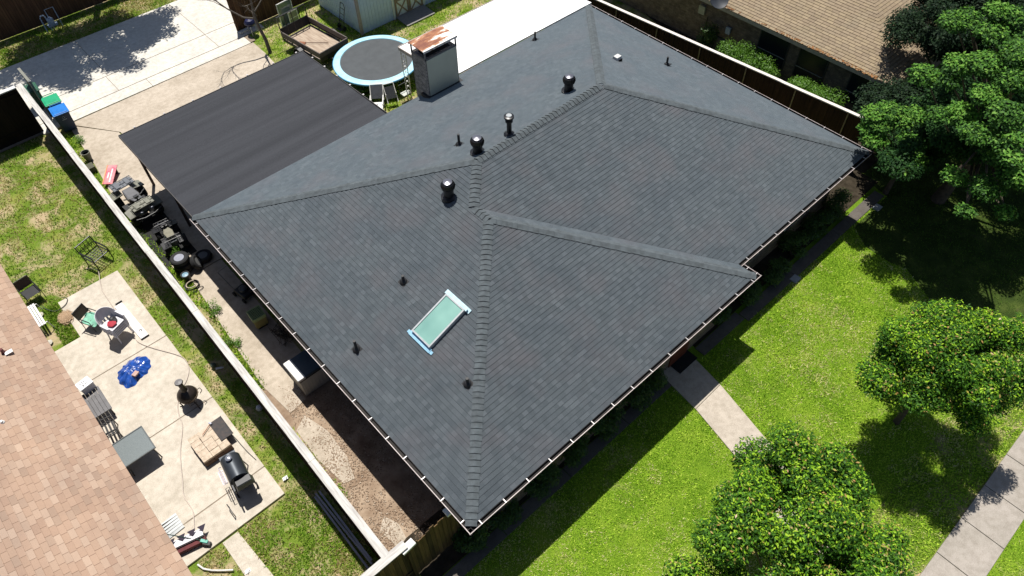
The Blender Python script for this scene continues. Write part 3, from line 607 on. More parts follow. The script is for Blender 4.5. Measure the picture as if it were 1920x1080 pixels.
grass('',[(-5.9,-3),(-2.1,-3),(-2.1,5.6),(-5.9,5.6)],26000,.075,.035,[GR3,GR4],14,[[(-5.15,5.6),(-4.65,5.6),(-4.5,3.3),(-4.5,.5),(-5.1,.5)]],.3,-.02,.5)
grass('',[(-5.9,16),(-5.36,16),(-5.36,18.15),(-5.9,18.15)],2200,.08,.035,[GR3,GR4],15,(),.2,-.02,.7)
grass('',[(9.2,28.8),(8.9,26),(8.85,22),(12,15.6),(12,19),(26,19.6),(26,30),(9.2,30)],60000,.07,.04,[GR1,GR2],16,(),.15,-.02,.68)
grass('',[(-6,35.5),(12,35.5),(12,38.2),(-6,38.2)],24000,.07,.04,[GR3,GR4],17,(),.25,-.02,.58)
grass('',[(-1.9,9),(-1.35,9.5),(-1.25,12.5),(-1.1,15.5),(-1.4,22.5),(-1.15,28),(-1.7,28)],6500,.1,.045,[GR1,GR3],18,(),.25,0,.6)
grass('',[(-1.9,4.2),(-1.55,4.2),(-1.6,7.5),(-1.9,7.5)],700,.08,.04,[GR1,GR3],19,(),.3,0,.6)
# wood chips and scraps
def chips(name,poly,n,sz,m,seed,z=.01,cen=None):
    r=np.random.default_rng(seed); P_=np.array(poly); lo=P_.min(0);hi=P_.max(0)
    x=r.uniform(lo[0],hi[0],n);y=r.uniform(lo[1],hi[1],n)
    if cen: rr=np.abs(r.normal(0,.5,n)); q=r.uniform(0,6.28,n); x=cen[0]+rr*np.cos(q)*cen[2]; y=cen[1]+rr*np.sin(q)*cen[3]; k=rr<1.2
    else: k=inpoly(x,y,poly)&(vnoise(x,y,.5,seed)>r.uniform(.1,.7,n))
    x=x[k];y=y[k];n=len(x); a=r.uniform(0,6.28,n); l=sz*r.uniform(.5,1.6,n); w_=l*r.uniform(.3,.8,n); t=r.uniform(-.5,.5,n)
    v=np.zeros((n,4,3))
    for i,(s0,s1) in enumerate(((-1,-1),(1,-1),(1,1),(-1,1))):
        v[:,i,0]=x+s0*l/2*np.cos(a)-s1*w_/2*np.sin(a); v[:,i,1]=y+s0*l/2*np.sin(a)+s1*w_/2*np.cos(a); v[:,i,2]=z+.012+s0*l/2*t*.5+r.uniform(0,.01,n)
    if cen: v[:,:,2]+=(.07*(np.exp(-((x-cen[0])/cen[2])**2-((y-cen[1])/cen[3])**2)))[:,None]
    return npmesh(name,v.reshape(-1,3),4,[m])
CH_=leafmat('chips',[(.14,.09,.06),(.22,.15,.1),(.33,.25,.18),(.18,.12,.08),(.46,.39,.31)],0.0,rough=.9,spec=.1)
c_=chips('wood_chips',[(-1.85,1.15),(.4,1.15),(.4,7.5),(-.4,8.6),(-1.1,9.2),(-1.6,7)],11000,.03,CH_,5); c_['kind']='stuff'
x,y=G(126,597); c_=chips('wood_chip_pile',[(0,0),(1,0),(1,1)],2600,.035,leafmat('pile_chips',[(.25,.16,.09),(.42,.3,.2),(.3,.2,.12)],0,rough=.9,spec=.1),6,.05,(x,y,.26,.32)); tag(c_,'small heap of brown wood chips on the patio','wood chips')
c_=chips('leaf_litter',[(25.2,3),(26.1,3),(26.1,12),(25.35,12)],2600,.07,leafmat('dry_leaves',[(.12,.05,.02),(.25,.12,.05),(.3,.2,.1)],0,rough=.9,spec=.1),8,2.79); c_['kind']='stuff'
lv=np.zeros(0)
# ------------------------------------------------ trees
def leaves(c,rad,nclump,nleaf,size,seed,shape=.45,clr=(.35,.75),flat=.75,tipfrac=.0,aspect=.42,lowcut=-.55,droop=.0,offs=None,newf=.8):
    r=np.random.default_rng(seed); c=np.array(c);rad=np.array(rad)
    d=r.normal(size=(nclump*3,3)); d/=np.linalg.norm(d,axis=1)[:,None]; d=d[d[:,2]>lowcut][:nclump]; nc=len(d)
    rr=r.uniform(.55,1.0,nc)**.6*(1-shape*.5*r.random(nc)); lb=r.normal(size=(9,3)); lb/=np.linalg.norm(lb,axis=1)[:,None]; lf_=.76+.36*np.max(np.clip(d@lb.T,0,1)**5,axis=1); cc=c+d*rad*(rr*lf_)[:,None]
    if offs is not None: cc=np.vstack([cc,np.array(offs)]); nc=len(cc)
    cr=r.uniform(*clr,nc)
    per=nleaf//nc; out=[];mi=[]
    for i in range(nc):
        k=int(per*(cr[i]/np.mean(cr))**2); q=r.normal(size=(k,3)); q/=np.linalg.norm(q,axis=1)[:,None]; s=r.random(k)**.45; p=cc[i]+q*(s*cr[i])[:,None]*np.array([1,1,flat])
        # leaf normal outward+up
        nrm=q*.6+np.array([0,0,.8])+r.normal(size=(k,3))*.5; nrm/=np.linalg.norm(nrm,axis=1)[:,None]
        t=np.cross(nrm,r.normal(size=(k,3))); t/=np.linalg.norm(t,axis=1)[:,None]; t[:,2]-=droop; b=np.cross(nrm,t)
        L=size*r.uniform(.6,1.3,k)[:,None]; W=L*aspect
        v=np.stack([p,p+t*L*.5+b*W*.5-nrm*L*.05,p+t*L-nrm*L*.12,p+t*L*.5-b*W*.5-nrm*L*.05],1); out.append(v)
        tip=(s>.8)&(q[:,2]>.15)&(r.random(k)<tipfrac*2*(r.random()**1.2)); new=(s>.55)&(q[:,2]>.2)&(r.random(k)<newf*(.25+.9*r.random())); mi.append(np.where(tip,1,np.where(new,2,0)))  # paler slot on clump tops puts sun highlights into the colour
    return np.concatenate(out).reshape(-1,3),np.concatenate(mi),cc
def tree(name,label,cat,base,c,rad,nclump,nleaf,size,seed,mats,trunk=.16,group=None,nl=14,upper=None,**k):
    t=thing(name,label,cat,base[0],base[1],0,0,group)
    v,mi,cc=leaves((c[0]-base[0],c[1]-base[1],c[2]),rad,nclump,nleaf,size,seed,**k)
    if upper:
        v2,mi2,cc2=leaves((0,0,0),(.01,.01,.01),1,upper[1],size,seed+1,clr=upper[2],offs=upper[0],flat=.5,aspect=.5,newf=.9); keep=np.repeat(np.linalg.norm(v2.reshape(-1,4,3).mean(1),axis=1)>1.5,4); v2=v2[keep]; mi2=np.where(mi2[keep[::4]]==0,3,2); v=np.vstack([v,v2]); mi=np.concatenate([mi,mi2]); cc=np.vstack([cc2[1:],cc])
    npmesh('crown',v,4,mats if len(mats)>2 else list(mats)+[mats[-1]],mi,t)
    r=random.Random(seed); m=M(); top=Vector((c[0]-base[0],c[1]-base[1],c[2]-.15*rad[2])); b0=Vector((0,0,-.05)); mid=b0.lerp(top,.5)+Vector((.1,-.08,0))
    m.tube([b0,b0.lerp(mid,.5)+Vector((.03,.05,0)),mid,top],[trunk*1.25,trunk*.95,trunk*.75,trunk*.3],10)
    for q in (list(range(len(upper[0])))+r.sample(range(len(cc)),min(nl,len(cc))) if upper else r.sample(range(len(cc)),min(nl,len(cc)))):
        e=Vector(cc[q]); s_=b0.lerp(top,r.uniform(.4,.95)); m.tube([s_,s_.lerp(e,.5)+Vector((0,0,-.12)),e],[trunk*.35,trunk*.2,.012],6)
    m.build('trunk',BARK,t,smooth=True); return t
PHOT=leafmat('glossy_leaves',[(.015,.05,.006),(.03,.09,.01),(.055,.15,.01),(.09,.21,.015)],.1,rough=.55,spec=.12); PHN=leafmat('sunlit_new_growth',[(.14,.3,.01),(.24,.43,.02),(.36,.52,.04)],.2,rough=.55,spec=.12); TIPS=leafmat('reddish_new_leaves',[(.34,.3,.05),(.36,.2,.07),(.3,.3,.05),(.42,.3,.12)],.2,rough=.4)  # paler clump-top leaves: new growth, with sun highlights put into the colour
x,y=G(1780,672,3.8)
tree('ornamental_tree','round glossy green tree with reddish tips right of the front path, beside the sidewalk','tree',(x,y),(x,y,3.7),(2.5,2.5,1.9),85,100000,.095,21,[PHOT,TIPS,PHN],newf=.42,tipfrac=.08,clr=(.3,.65),shape=.85,group='round trees in the front lawn',trunk=.09)
x,y=G(1478,1020,4.)
tree('ornamental_tree','largest round glossy green tree with orange tips at the bottom edge','tree',(x,y),(x,y,3.9),(2.85,2.85,2.0),100,125000,.095,22,[PHOT,TIPS,PHN],newf=.42,tipfrac=.11,clr=(.3,.65),shape=.85,group='round trees in the front lawn',trunk=.1)
OAK=leafmat('oak_leaves',[(.015,.045,.01),(.028,.08,.015),(.045,.12,.018),(.08,.18,.03)],.08,rough=.6,spec=.12); OAK2=leafmat('pale_oak_leaves',[(.055,.165,.018),(.1,.24,.03),(.17,.32,.05)],.12,rough=.6,spec=.12); OAKD=leafmat('deep_dark_leaves',[(.008,.018,.01),(.012,.028,.012),(.022,.045,.016)],.05,spec=.1,rough=.6); OAKM=leafmat('shade_toned_leaves',[(.008,.03,.008),(.016,.05,.012),(.03,.08,.018)],.05,spec=.1,rough=.6)  # lower crowns get darker leaves, upper clumps paler: light and shade put into colour
# big trees of the right side
def at3(a,b,z): x,y=G(a,b,z); return (x,y,z)
o1=[at3(*p) for p in ((1900,30,8.0),(1860,60,7.8),(1800,120,7.4),(1905,150,7.6),(1840,180,7.3),(1890,215,7.3),(1780,150,7.0),(1830,250,6.8),(1900,260,7),(1870,20,8.2),(1910,100,8),(1760,215,6.5),(1910,320,6),(1870,290,6.2),(1850,120,7.6),(1815,30,7.6),(1790,330,5.4),(1850,350,5.4))]
b1=(23.8,-1.8)
ups=[(p[0]-b1[0],p[1]-b1[1],p[2]) for p in o1]; r7=random.Random(9)
ups+=[(u[0]+r7.uniform(-.9,.9),u[1]+r7.uniform(-.9,.9),u[2]+r7.uniform(-.6,.1)) for u in ups]
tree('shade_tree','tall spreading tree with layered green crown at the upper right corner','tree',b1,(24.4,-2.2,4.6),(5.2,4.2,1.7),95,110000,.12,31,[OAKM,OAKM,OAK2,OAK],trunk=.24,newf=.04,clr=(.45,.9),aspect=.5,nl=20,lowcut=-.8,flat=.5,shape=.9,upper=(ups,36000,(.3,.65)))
o2=[at3(*p) for p in ((1650,235,4.4),(1690,225,4.6),(1640,260,4.0),(1700,260,4.3),(1670,210,4.7),(1715,215,4.7),(1690,290,3.6),(1715,300,3.4),(1640,215,4.6),(1625,240,4.2))]
b2=(22.6,-.1)
tree('shade_tree','lower leafy tree touching the right end of the charcoal roof and fence','tree',b2,(22.9,-.1,2.6),(1.7,1.5,1.1),34,16000,.13,32,[OAKM,OAKM,OAK2,OAK],trunk=.1,newf=.05,clr=(.4,.7),aspect=.5,upper=([(p[0]-b2[0],p[1]-b2[1],p[2]) for p in o2],11000,(.3,.6)))
b3=(28.6,2.0)
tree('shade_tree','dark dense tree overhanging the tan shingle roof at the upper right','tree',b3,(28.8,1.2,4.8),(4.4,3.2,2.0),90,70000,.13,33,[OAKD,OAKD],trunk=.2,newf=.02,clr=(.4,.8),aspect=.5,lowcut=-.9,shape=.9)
b4=(30.5,-4.5)
tree('shade_tree','tree behind the shady lawn at the far right edge','tree',b4,(28.8,-4.4,5.2),(4.2,3.2,2.2),90,46000,.15,34,[OAKM,OAK2],trunk=.22,newf=.15,clr=(.5,.9),aspect=.5,lowcut=-.9)
b6=(24.2,1.2)
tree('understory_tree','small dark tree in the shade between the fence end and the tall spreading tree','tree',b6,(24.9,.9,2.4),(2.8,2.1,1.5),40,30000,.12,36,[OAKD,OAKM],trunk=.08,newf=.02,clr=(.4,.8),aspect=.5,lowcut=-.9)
# tree out of view that shades the driveway
b5=(5.5,40.2)
tree('shade_tree','tall tree beyond the back fence shading the driveway','tree',b5,(3.7,36.9,8.0),(5.0,3.3,1.5),120,48000,.2,35,[OAK,OAK2],trunk=.25,clr=(.5,.9),aspect=.5)
# bare tree
bt=thing('bare_tree','leafless thin tree standing in the bright grass by the trailer','tree',9.2,27.2)
m=M(); m.tube([(0,0,-.05),(.02,.15,.7),(-.05,.3,1.3),(-.1,.35,1.9),(-.05,.3,2.6),(0,.2,3.6),(.1,.1,4.6)],[.1,.09,.08,.075,.05,.035,.012],10)
m.tube([(-.1,.35,1.8),(-.6,.5,2.0),(-1.1,.9,2.5),(-1.6,1.2,3.2),(-2,1.3,4)],[.05,.045,.035,.025,.01],8); m.tube([(-.08,.33,2.1),(.5,.4,2.5),(1.1,.6,3.0),(1.6,.6,3.8)],[.035,.03,.022,.01],8)
rr=random.Random(5)
def twig(p,d,l,r_,dep):
    q=[p]; 
    for i in range(4): d=(d+Vector((rr.uniform(-.35,.35),rr.uniform(-.35,.35),rr.uniform(-.1,.3)))).normalized(); q.append(q[-1]+d*l/4)
    m.tube(q,[r_,r_*.8,r_*.6,r_*.45,r_*.3],5)
    if dep:
        for i in (1,2,3,4): twig(q[i],(d+Vector((rr.uniform(-1,1),rr.uniform(-1,1),rr.uniform(-.3,.5)))).normalized(),l*.6,r_*.55,dep-1)
for p,d,l in (((0,.2,3.4),(-.6,-.5,.5),1.6),((-.05,.3,2.6),(-.9,-.6,.2),1.7),((-1.6,1.2,3.2),(-.6,-.8,.3),1.5),((-1.1,.9,2.5),(-.6,.2,.6),1.3),((.1,.1,4.4),(.3,-.4,.8),1.3),((1.1,.6,3),(.5,-.5,.5),1.2),((-2,1.3,4),(-.5,-.5,.4),1.4)): twig(Vector(p),Vector(d).normalized(),l,.022,2)
m.build('trunk',mat('grey_bark',(.14,.12,.1),.9,c2=(.07,.06,.05)),bt,smooth=True)
# shrubs
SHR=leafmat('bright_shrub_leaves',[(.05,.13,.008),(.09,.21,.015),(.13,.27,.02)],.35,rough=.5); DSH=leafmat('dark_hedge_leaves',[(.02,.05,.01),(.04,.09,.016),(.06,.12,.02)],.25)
def shrub(label,x,y,rx,ry,h,n,size,m,seed,group=None,lean=0):
    t=thing('shrub',label,'shrub',x,y,0,0,group); v,mi,cc=leaves((0,0,h*.55),(rx,ry,h*.45),max(6,n//500),n,size,seed,clr=(.18*h+.06,.3*h+.1),lowcut=-.9)
    npmesh('foliage',v,4,[m],None,t); s=M(); [s.tube([(0,0,-.02),(c[0]*.5,c[1]*.5,c[2]*.5),tuple(c)],[.02,.015,.006],5) for c in cc[:8]]; s.build('stem',BARK,t); return t
x,y=G(1410,105,1.2); shrub('long bright green shrub against the tan brick house, behind the white-capped fence',x-.45,y,.7,1.7,1.8,16000,.09,SHR,41,'shrubs between fence and tan house')
x,y=G(1530,168,1.2); shrub('smaller bright green shrub nearest the big trees, behind the white-capped fence',x-.45,y,.7,1.35,1.8,13000,.09,SHR,42,'shrubs between fence and tan house')
x,y=G(1332,60,1); shrub('dim climbing shrub between the electric panel and the air conditioner',x-.2,y,.35,.35,1.4,2200,.1,DSH,43)
hs=[(.35,.72,.45,.9),(1.6,.65,.6,.95),(3.0,.6,.7,1.),(4.4,.62,.55,.95),(5.8,.6,.7,1.05),(7.2,.62,.6,1.),(8.3,.62,.4,.9)]
for i,(x,y,rx,h_) in enumerate(hs):
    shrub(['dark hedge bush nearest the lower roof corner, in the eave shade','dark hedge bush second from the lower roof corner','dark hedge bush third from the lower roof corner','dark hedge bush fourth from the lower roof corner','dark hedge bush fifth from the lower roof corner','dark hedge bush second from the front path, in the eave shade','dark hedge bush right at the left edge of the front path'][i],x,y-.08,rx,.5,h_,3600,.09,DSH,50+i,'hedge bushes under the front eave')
hs=[(12.0,.85,.5,.8),(13.6,.7,.6,.9),(15.2,.7,.7,.95),(16.8,.7,.7,1),(18.4,.7,.7,.9),(20,.7,.7,1.)]
for i,(x,y,rx,h_) in enumerate(hs):
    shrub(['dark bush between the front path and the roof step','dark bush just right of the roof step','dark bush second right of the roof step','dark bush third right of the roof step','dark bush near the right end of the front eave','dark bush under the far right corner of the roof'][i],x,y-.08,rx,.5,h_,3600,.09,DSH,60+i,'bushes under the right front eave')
for (a,b,s,lab) in ((400,585,.3,'green weed clump between left fence and side path, upper'),(440,645,.26,'green weed clump between left fence and side path, lower'),(150,268,.2,'weed clump beside the blue bin'),(320,452,.2,'weed clump between fence and small quad bike'),(330,480,.15,'weed clump by the wheel stack')):
    x,y=G(a,b); shrub(lab,max(x,-1.62),y,s,s*1.4,.35,500,.06,SHR,70+a,'weeds along the left fence')

# ================================================================== LEFT YARD THINGS
def chairframe(m,w,d,sh,bh,r=.014,arms=True,recl=.12):
    for sx in (-1,1):
        m.tube([(sx*w/2,-d/2,0),(sx*w/2,-d/2,sh+.2 if arms else sh)],r); m.tube([(sx*w/2,d/2,0),(sx*w/2,d/2-.03,sh),(sx*w/2,d/2+recl,bh)],r)
        if arms: m.tube([(sx*w/2,-d/2,sh+.2),(sx*w/2,0,sh+.23),(sx*w/2,d/2+.04,sh+.22)],r*1.3)
        m.tube([(sx*w/2,-d/2,sh),(sx*w/2,d/2,sh)],r)
    m.tube([(-w/2,-d/2,sh),(w/2,-d/2,sh)],r); m.tube([(-w/2,d/2,sh),(w/2,d/2,sh)],r); m.tube([(-w/2,d/2+recl,bh),(w/2,d/2+recl,bh)],r)
x,y=G(182,480,.3); gd=thing('glider_chair','black cast metal garden armchair standing alone on the left grass','chair',x,y,0,R(20))
m=M(); chairframe(m,.72,.62,.42,.9,.024); m.build('frame',BLACK,gd)
m=M(); 
for k in range(7): m.tube([(-.36+.12*k,-.3,.43),(-.36+.12*k,.3,.42)],.014)
for k in range(6): m.tube([(-.36,-.3+.12*k,.43),(.36,-.3+.12*k,.43)],.012)
m.build('seat',BLACK,gd)
m=M(); 
for k in range(5): m.tube([(-.3+.15*k,.31,.45),(-.3+.15*k,.42,.88)],.014)
for s in (-.18,.0,.18): m.tube([(s+.07*math.cos(q*R(45)),.365+.03*math.sin(q*R(45)),.66+.09*math.sin(q*R(45))) for q in range(8)],.011,6,closed=True)
m.tube([(-.36,.36,.66),(.36,.36,.66)],.012); m.build('backrest',BLACK,gd)
WICK=mat('brown_wicker',(.12,.08,.06),.8,scale=60,c2=(.05,.03,.025))
x,y=G(58,548,.4); wc=thing('wicker_chair','brown wicker-backed metal chair on the grass beside the tan roof edge','chair',x,y,0,R(8))
m=M(); chairframe(m,.55,.5,.42,.88,.013); m.build('frame',BLACK,wc)
M().slab([(-.26,.27,.5),(.26,.27,.5),(.26,.36,.86),(-.26,.36,.86)],.015).build('backrest',WICK,wc); M().box((0,0,.43),(.52,.48,.02)).build('seat',BLKP,wc)
x,y=G(172,600,.35); gc=thing('patio_chair','brown-backed metal chair with a green cloth on its seat on the patio','chair',x,y,0,R(28))
m=M(); chairframe(m,.52,.5,.42,.88,.014); m.build('frame',BLACK,gc)
M().slab([(-.25,.26,.5),(.25,.26,.5),(.25,.36,.87),(-.25,.36,.87)],.015).build('backrest',WICK,gc); M().box((0,0,.42),(.5,.48,.015)).build('seat',BLKP,gc)
m=M(); n=8; vs=[];fs=[]
for i in range(n+1):
    for j in range(n+1):
        u,v=i/n-.5,j/n-.5; vs.append((u*.56*(1-.25*abs(v)),v*.6-.02+.05*math.sin(5*u),.455+.035*math.sin(9*u+4*v)*math.cos(7*v)-.1*max(0,abs(u)+abs(v)-.62)*2))
for i in range(n):
    for j in range(n): a=i*(n+1)+j; fs.append((a,a+n+1,a+n+2,a+1))
m.add(vs,fs); cl=m.build('cloth',mat('sea_green_cloth',(.22,.5,.36),.7,c2=(.12,.3,.22),scale=7),None,smooth=True,loc=(x,y,0)); cl.rotation_euler=(0,0,R(28)); tag(cl,'sea green cloth lying on the seat of the patio chair','cloth')
# stack of white plastic chairs
PLW=mat('white_plastic',(.62,.61,.64),.45,var=.05)
def plastic_chair(z,lab):
    t=thing('plastic_chair',lab,'chair',wx_,wy_,z,R(22),'stacked white plastic chairs'); t.scale=(1.08,1.08,1.05)
    m=M(); m.prism([(-.26,-.27),(.26,-.27),(.28,.0),(.24,.24),(-.24,.24),(-.28,0)],.39,.43); m.build('seat',PLW,t,bev=.01)
    m=M(); n=16
    for i in range(n):
        a0=math.pi*(i/n);a1=math.pi*((i+1)/n); f=lambda a,k,h:(.3*math.cos(a)*k,.05+.27*math.sin(a)*k,h)
        h0=.62+.3*math.sin(a0)**.8 if i else .62;h1=.62+.3*max(0,math.sin(a1))**.8; m.slab([f(a0,1.13,h0-.12),f(a1,1.13,h1-.12),f(a1,1.18,h1),f(a0,1.18,h0)],.02)
        if i%2==0 or i in(0,1,14,15): m.slab([f(a0,1,.42),f(a1,1,.42),f(a1,1.13,h1-.12),f(a0,1.13,h0-.12)],.015)
    m.build('backrest',PLW,t)
    for sx in (-1,1):
        M().slab([(sx*.3,-.27,.62),(sx*.36,-.25,.62),(sx*.36,.1,.64),(sx*.3,.1,.64)][::sx],.025).tube([(sx*.3,-.25,.4),(sx*.32,-.27,.62)],.02).build('armrest',PLW,t)
        for sy in (-1,1): M().tube([(sx*.24,sy*.22,.4),(sx*.27,sy*.27,0.02 if z<.06 else .3)],[.03,.022],8).build('leg',PLW,t)
    return t
wx_,wy_=G(216,612,.6)
for k in range(5): plastic_chair(.05+k*.085,['bottom','second lowest','middle','second highest','topmost'][k]+' white plastic armchair of the stack on the patio')
b_=thing('cushion','crumpled red and black cloth on the topmost white plastic chair','cloth',wx_,wy_,.86,R(22))
M().lathe([(0,0),(.14,.01),(.15,.06),(.07,.1),(0,.09)],(-.06,-.08,0),11,wob=.15).build('red_cloth',mat('red_cloth',(.4,.02,.04),.7),b_,smooth=True); M().lathe([(0,0),(.13,.01),(.13,.07),(.06,.12),(0,.1)],(.08,0,0),9,wob=.2).build('black_cloth',BLKP,b_,smooth=True)
# long white panels lying on the patio
a=Vector((*G(222,572,.08),.08)); b=Vector((*G(272,632,.08),.08)); L_=(b-a).length; an=math.atan2(b.y-a.y,b.x-a.x)
x,y=(a.x+b.x)/2,(a.y+b.y)/2; wb=thing('white_board','long flat white board lying on the patio beside the plastic chairs','board',x,y,.05,an)
M().box((0,0,.04),(L_,.3,.05)).build('panel',mat('white_board_paint',(.7,.68,.66),.5,var=.06),wb,bev=.008); M().box((L_/2+.012,0,.035),(.024,.3,.06)).build('end_strip',BLKP,wb); M().box((-L_/2-.1,.06,.035),(.03,.26,.05)).build('end_strip',BLKP,wb)
M().tube([(L_*.33+.05*math.cos(q*R(40)),.02+.05*math.sin(q*R(40)),.075) for q in range(8)],.01,6).build('bracket',BLKP,wb)
# blue tarp
x,y=G(250,694,.1); tp=M(); n=26; vs=[];fs=[]
out=[(-.6,-.1),(-.42,.36),(.0,.52),(.42,.5),(.6,.22),(.55,-.2),(.3,-.38),(.0,-.42),(-.25,-.58),(-.45,-.5)]
def rad(th):
    best=.3
    for i in range(len(out)):
        x0,y0=out[i];x1,y1=out[(i+1)%len(out)]; d=(math.cos(th),math.sin(th)); den=d[0]*(y1-y0)-d[1]*(x1-x0)
        if abs(den)<1e-9: continue
        t=(x0*(y1-y0)-y0*(x1-x0))/den; s=(x0*d[1]-y0*d[0])/den
        if t>0 and 0<=s<=1: best=max(best,t)
    return best
rings=11;seg=72
for i in range(rings+1):
    for k in range(seg):
        th=2*math.pi*k/seg; r_=(.25*rad(th-.12)+.5*rad(th)+.25*rad(th+.12)+.012*math.sin(5*th+.7)+.02*math.sin(13*th+1))*i/rings; px_,py_=r_*math.cos(th)*1.02,r_*math.sin(th)*(1.08 if math.sin(th)<0 else .95)
        hgt=(.2*(1-(i/rings)**3)+.03*math.sin(th*9+2*i/rings)*(i/rings)+.014*math.sin(px_*19+py_*9)+.012*math.sin(py_*25-px_*12+2)+.012*math.sin(th*23)*(i/rings))*(1 if i<rings else 0)
        vs.append((px_,py_,max(.005,hgt)))
for i in range(rings):
    for k in range(seg): l=(k+1)%seg; fs.append((i*seg+k,(i+1)*seg+k,(i+1)*seg+l,i*seg+l))
tp.add(vs,fs); o_=tp.build('tarp',mat('blue_tarp',(.013,.075,.36),.3,c2=(.008,.04,.2),scale=6,spec=.6),None,smooth=False,loc=(x,y,.05)); tag(o_,'crumpled shiny blue tarp lying on the patio','tarp')
x,y=G(254,701,.25); o_=M().box((0,0,0),(.21,.15,.06),(R(4),R(6),R(30))).build('brick',mat('pinkish_brick',(.5,.33,.28),.8),None,loc=(x,y,.26)); tag(o_,'pinkish flat brick resting on the blue tarp','brick')
# deck bench, cooler, deck chair, table
x,y=G(185,752,.45); bn=thing('side_table','low grey slatted table carrying the white cooler by the tan roof edge','table',x-.25,y,.05)
m=M(); [m.box((-.42+.12*k,0,.42),(.11,1.15,.03)) for k in range(8)]; m.build('table_top',mat('grey_slats',(.14,.135,.14),.6),bn)
for sx in(-.4,.4):
    for sy in(-.5,.5): M().box((sx,sy,.2),(.05,.05,.4)).build('leg',BLACK,bn)
x,y=G(160,722,.72); co=thing('cooler','white plastic cooler with black marks on its lid, standing on the grey table','cooler',x,y,.485,R(10))
M().box((0,0,.15),(.42,.33,.3),taper=(1.06,1.06)).build('body',PLW,co,bev=.02); ld=M().box((0,0,.325),(.47,.38,.05)).build('lid',mat('cooler_white',(.75,.75,.77),.4,var=.03),co,bev=.015)
m=M(); [m.box((-.1+.07*k,.06,.352),(.018,.1,.006)) for k in range(3)]; m.tube([(-.09,-.05,.355),(-.04,-.08,.355),(-.09,-.11,.355)],.01,6); m.tube([(.02,-.06,.355),(.08,-.06,.355)],.01,6); m.build('vent_mark',BLKP,ld)
x,y=G(213,803,.35); dc=thing('deck_chair','black slatted metal patio chair between the grey table and the tan roof edge','chair',x-.2,y,.05,R(85))
m=M(); chairframe(m,.6,.6,.4,.9,.018); m.build('frame',BLACK,dc); m=M(); [m.box((0,-.25+.11*k,.42),(.56,.06,.015)) for k in range(6)]; m.build('seat',BLKP,dc); m=M(); [m.box((0,.3+.02*k,.5+.08*k),(.56,.015,.05)) for k in range(5)]; m.build('backrest',BLKP,dc)
tx,ty=G(250,838,.72); tb=thing('patio_table','square grey metal-mesh patio table beside the tan roof edge','table',tx,ty,.05)
M().box((0,0,.68),(.98,.98,.02)).build('table_top',mat('mesh_grey',(.13,.15,.155),.45,.3,scale=70,c2=(.07,.085,.09)),tb); m=M()
for q in ((0,.5,1,.03),(0,-.5,1,.03)): m.box((0,q[1],.685),(1.03,.035,.045))
m.box((.5,0,.685),(.035,.97,.045)).box((-.5,0,.685),(.035,.97,.045)).build('rim',mat('rim_grey',(.08,.09,.095),.4,.3),tb)
for sx in(-.42,.42):
    for sy in(-.42,.42): M().tube([(sx,sy,.66),(sx*1.1,sy*1.1,0)],.02).build('leg',BLACK,tb)
# chiminea
x,y=G(360,752,.15); cm_=thing('chiminea','dark cast metal chiminea with a tall neck on the patio','chiminea',x,y,.05)
BRZ=mat('dark_bronze',(.05,.038,.032),.45,.4,c2=(.025,.02,.018),scale=9)
M().lathe([(0,.22),(.12,.23),(.24,.3),(.31,.42),(.33,.52),(.31,.62),(.25,.71),(.17,.78),(.12,.82)],seg=32).build('bowl',BRZ,cm_,smooth=True)
M().lathe([(.335,.5),(.345,.52),(.335,.54)],seg=32).build('band',mat('bronze_band',(.13,.09,.06),.5,.5),cm_)
nk=M().lathe([(.12,.8),(.095,.9),(.08,1.05),(.085,1.2),(.12,1.26),(.135,1.28),(.13,1.31),(.09,1.33),(.02,1.34)],seg=24).build('neck',BRZ,cm_,smooth=True); M().lathe([(.12,1.31),(.12,1.325),(0,1.35)],seg=20).build('lid',mat('grey_lid',(.16,.15,.15),.5),nk)
for q in range(3): a=R(120*q+40); M().tube([(.2*math.cos(a),.2*math.sin(a),.34),(.36*math.cos(a),.36*math.sin(a),.2),(.33*math.cos(a),.33*math.sin(a),.03),(.42*math.cos(a),.42*math.sin(a),0)],.022).build('leg',BRZ,cm_)
M().tube([(.3,-.02,.5),(.42,-.03,.52),(.44,-.15,.5),(.34,-.2,.46)],.014).build('handle',BRZ,cm_); M().tube([(-.14+.0,-.33,.5),(-.14,-.33,.34),(.1,-.34,.34),(.1,-.34,.5)],.01).build('door_frame',BRZ,cm_)
# paver stack
PAV=mat('tan_paver',(.55,.45,.35),.9,c2=(.38,.3,.22),scale=9); PAVS=mat('brown_brick_side',(.16,.1,.07),.9,c2=(.1,.06,.04),scale=20)
x,y=G(398,826,.34); rz=R(2)
ps=M()
for l_ in range(4):
    for i in range(5):
        for j in range(3):
            if l_==3 and rnd.random()<.0: continue
            ps.box((-.32+.32*j+rnd.uniform(-.012,.012),-.44+.22*i+rnd.uniform(-.012,.012),.045+.085*l_),(.312,.214,.075),(0,0,rnd.uniform(-.02,.02)),0 if l_==3 else 1)
o_=ps.build('paver_stack',[PAV,PAVS],None,loc=(x-.1,y,.05)); tag(o_,'square stack of tan pavers on the patio beside the grill','pavers')
x2,y2=G(398,808,.4); o_=M().slab([(-.2,-.42,0),(.2,-.42,0),(.2,.42,.0),(-.2,.42,0)],.02).box((-.2,0,.0),(.02,.84,.05)).box((.2,0,.0),(.02,.84,.05)).build('floor_mat',mat('charcoal_mat',(.035,.035,.037),.8,scale=8,c2=(.07,.055,.05)),None,loc=(x+.42,y+.15,.42)); tag(o_,'dark rubber mat lying over the right edge of the paver stack','mat')
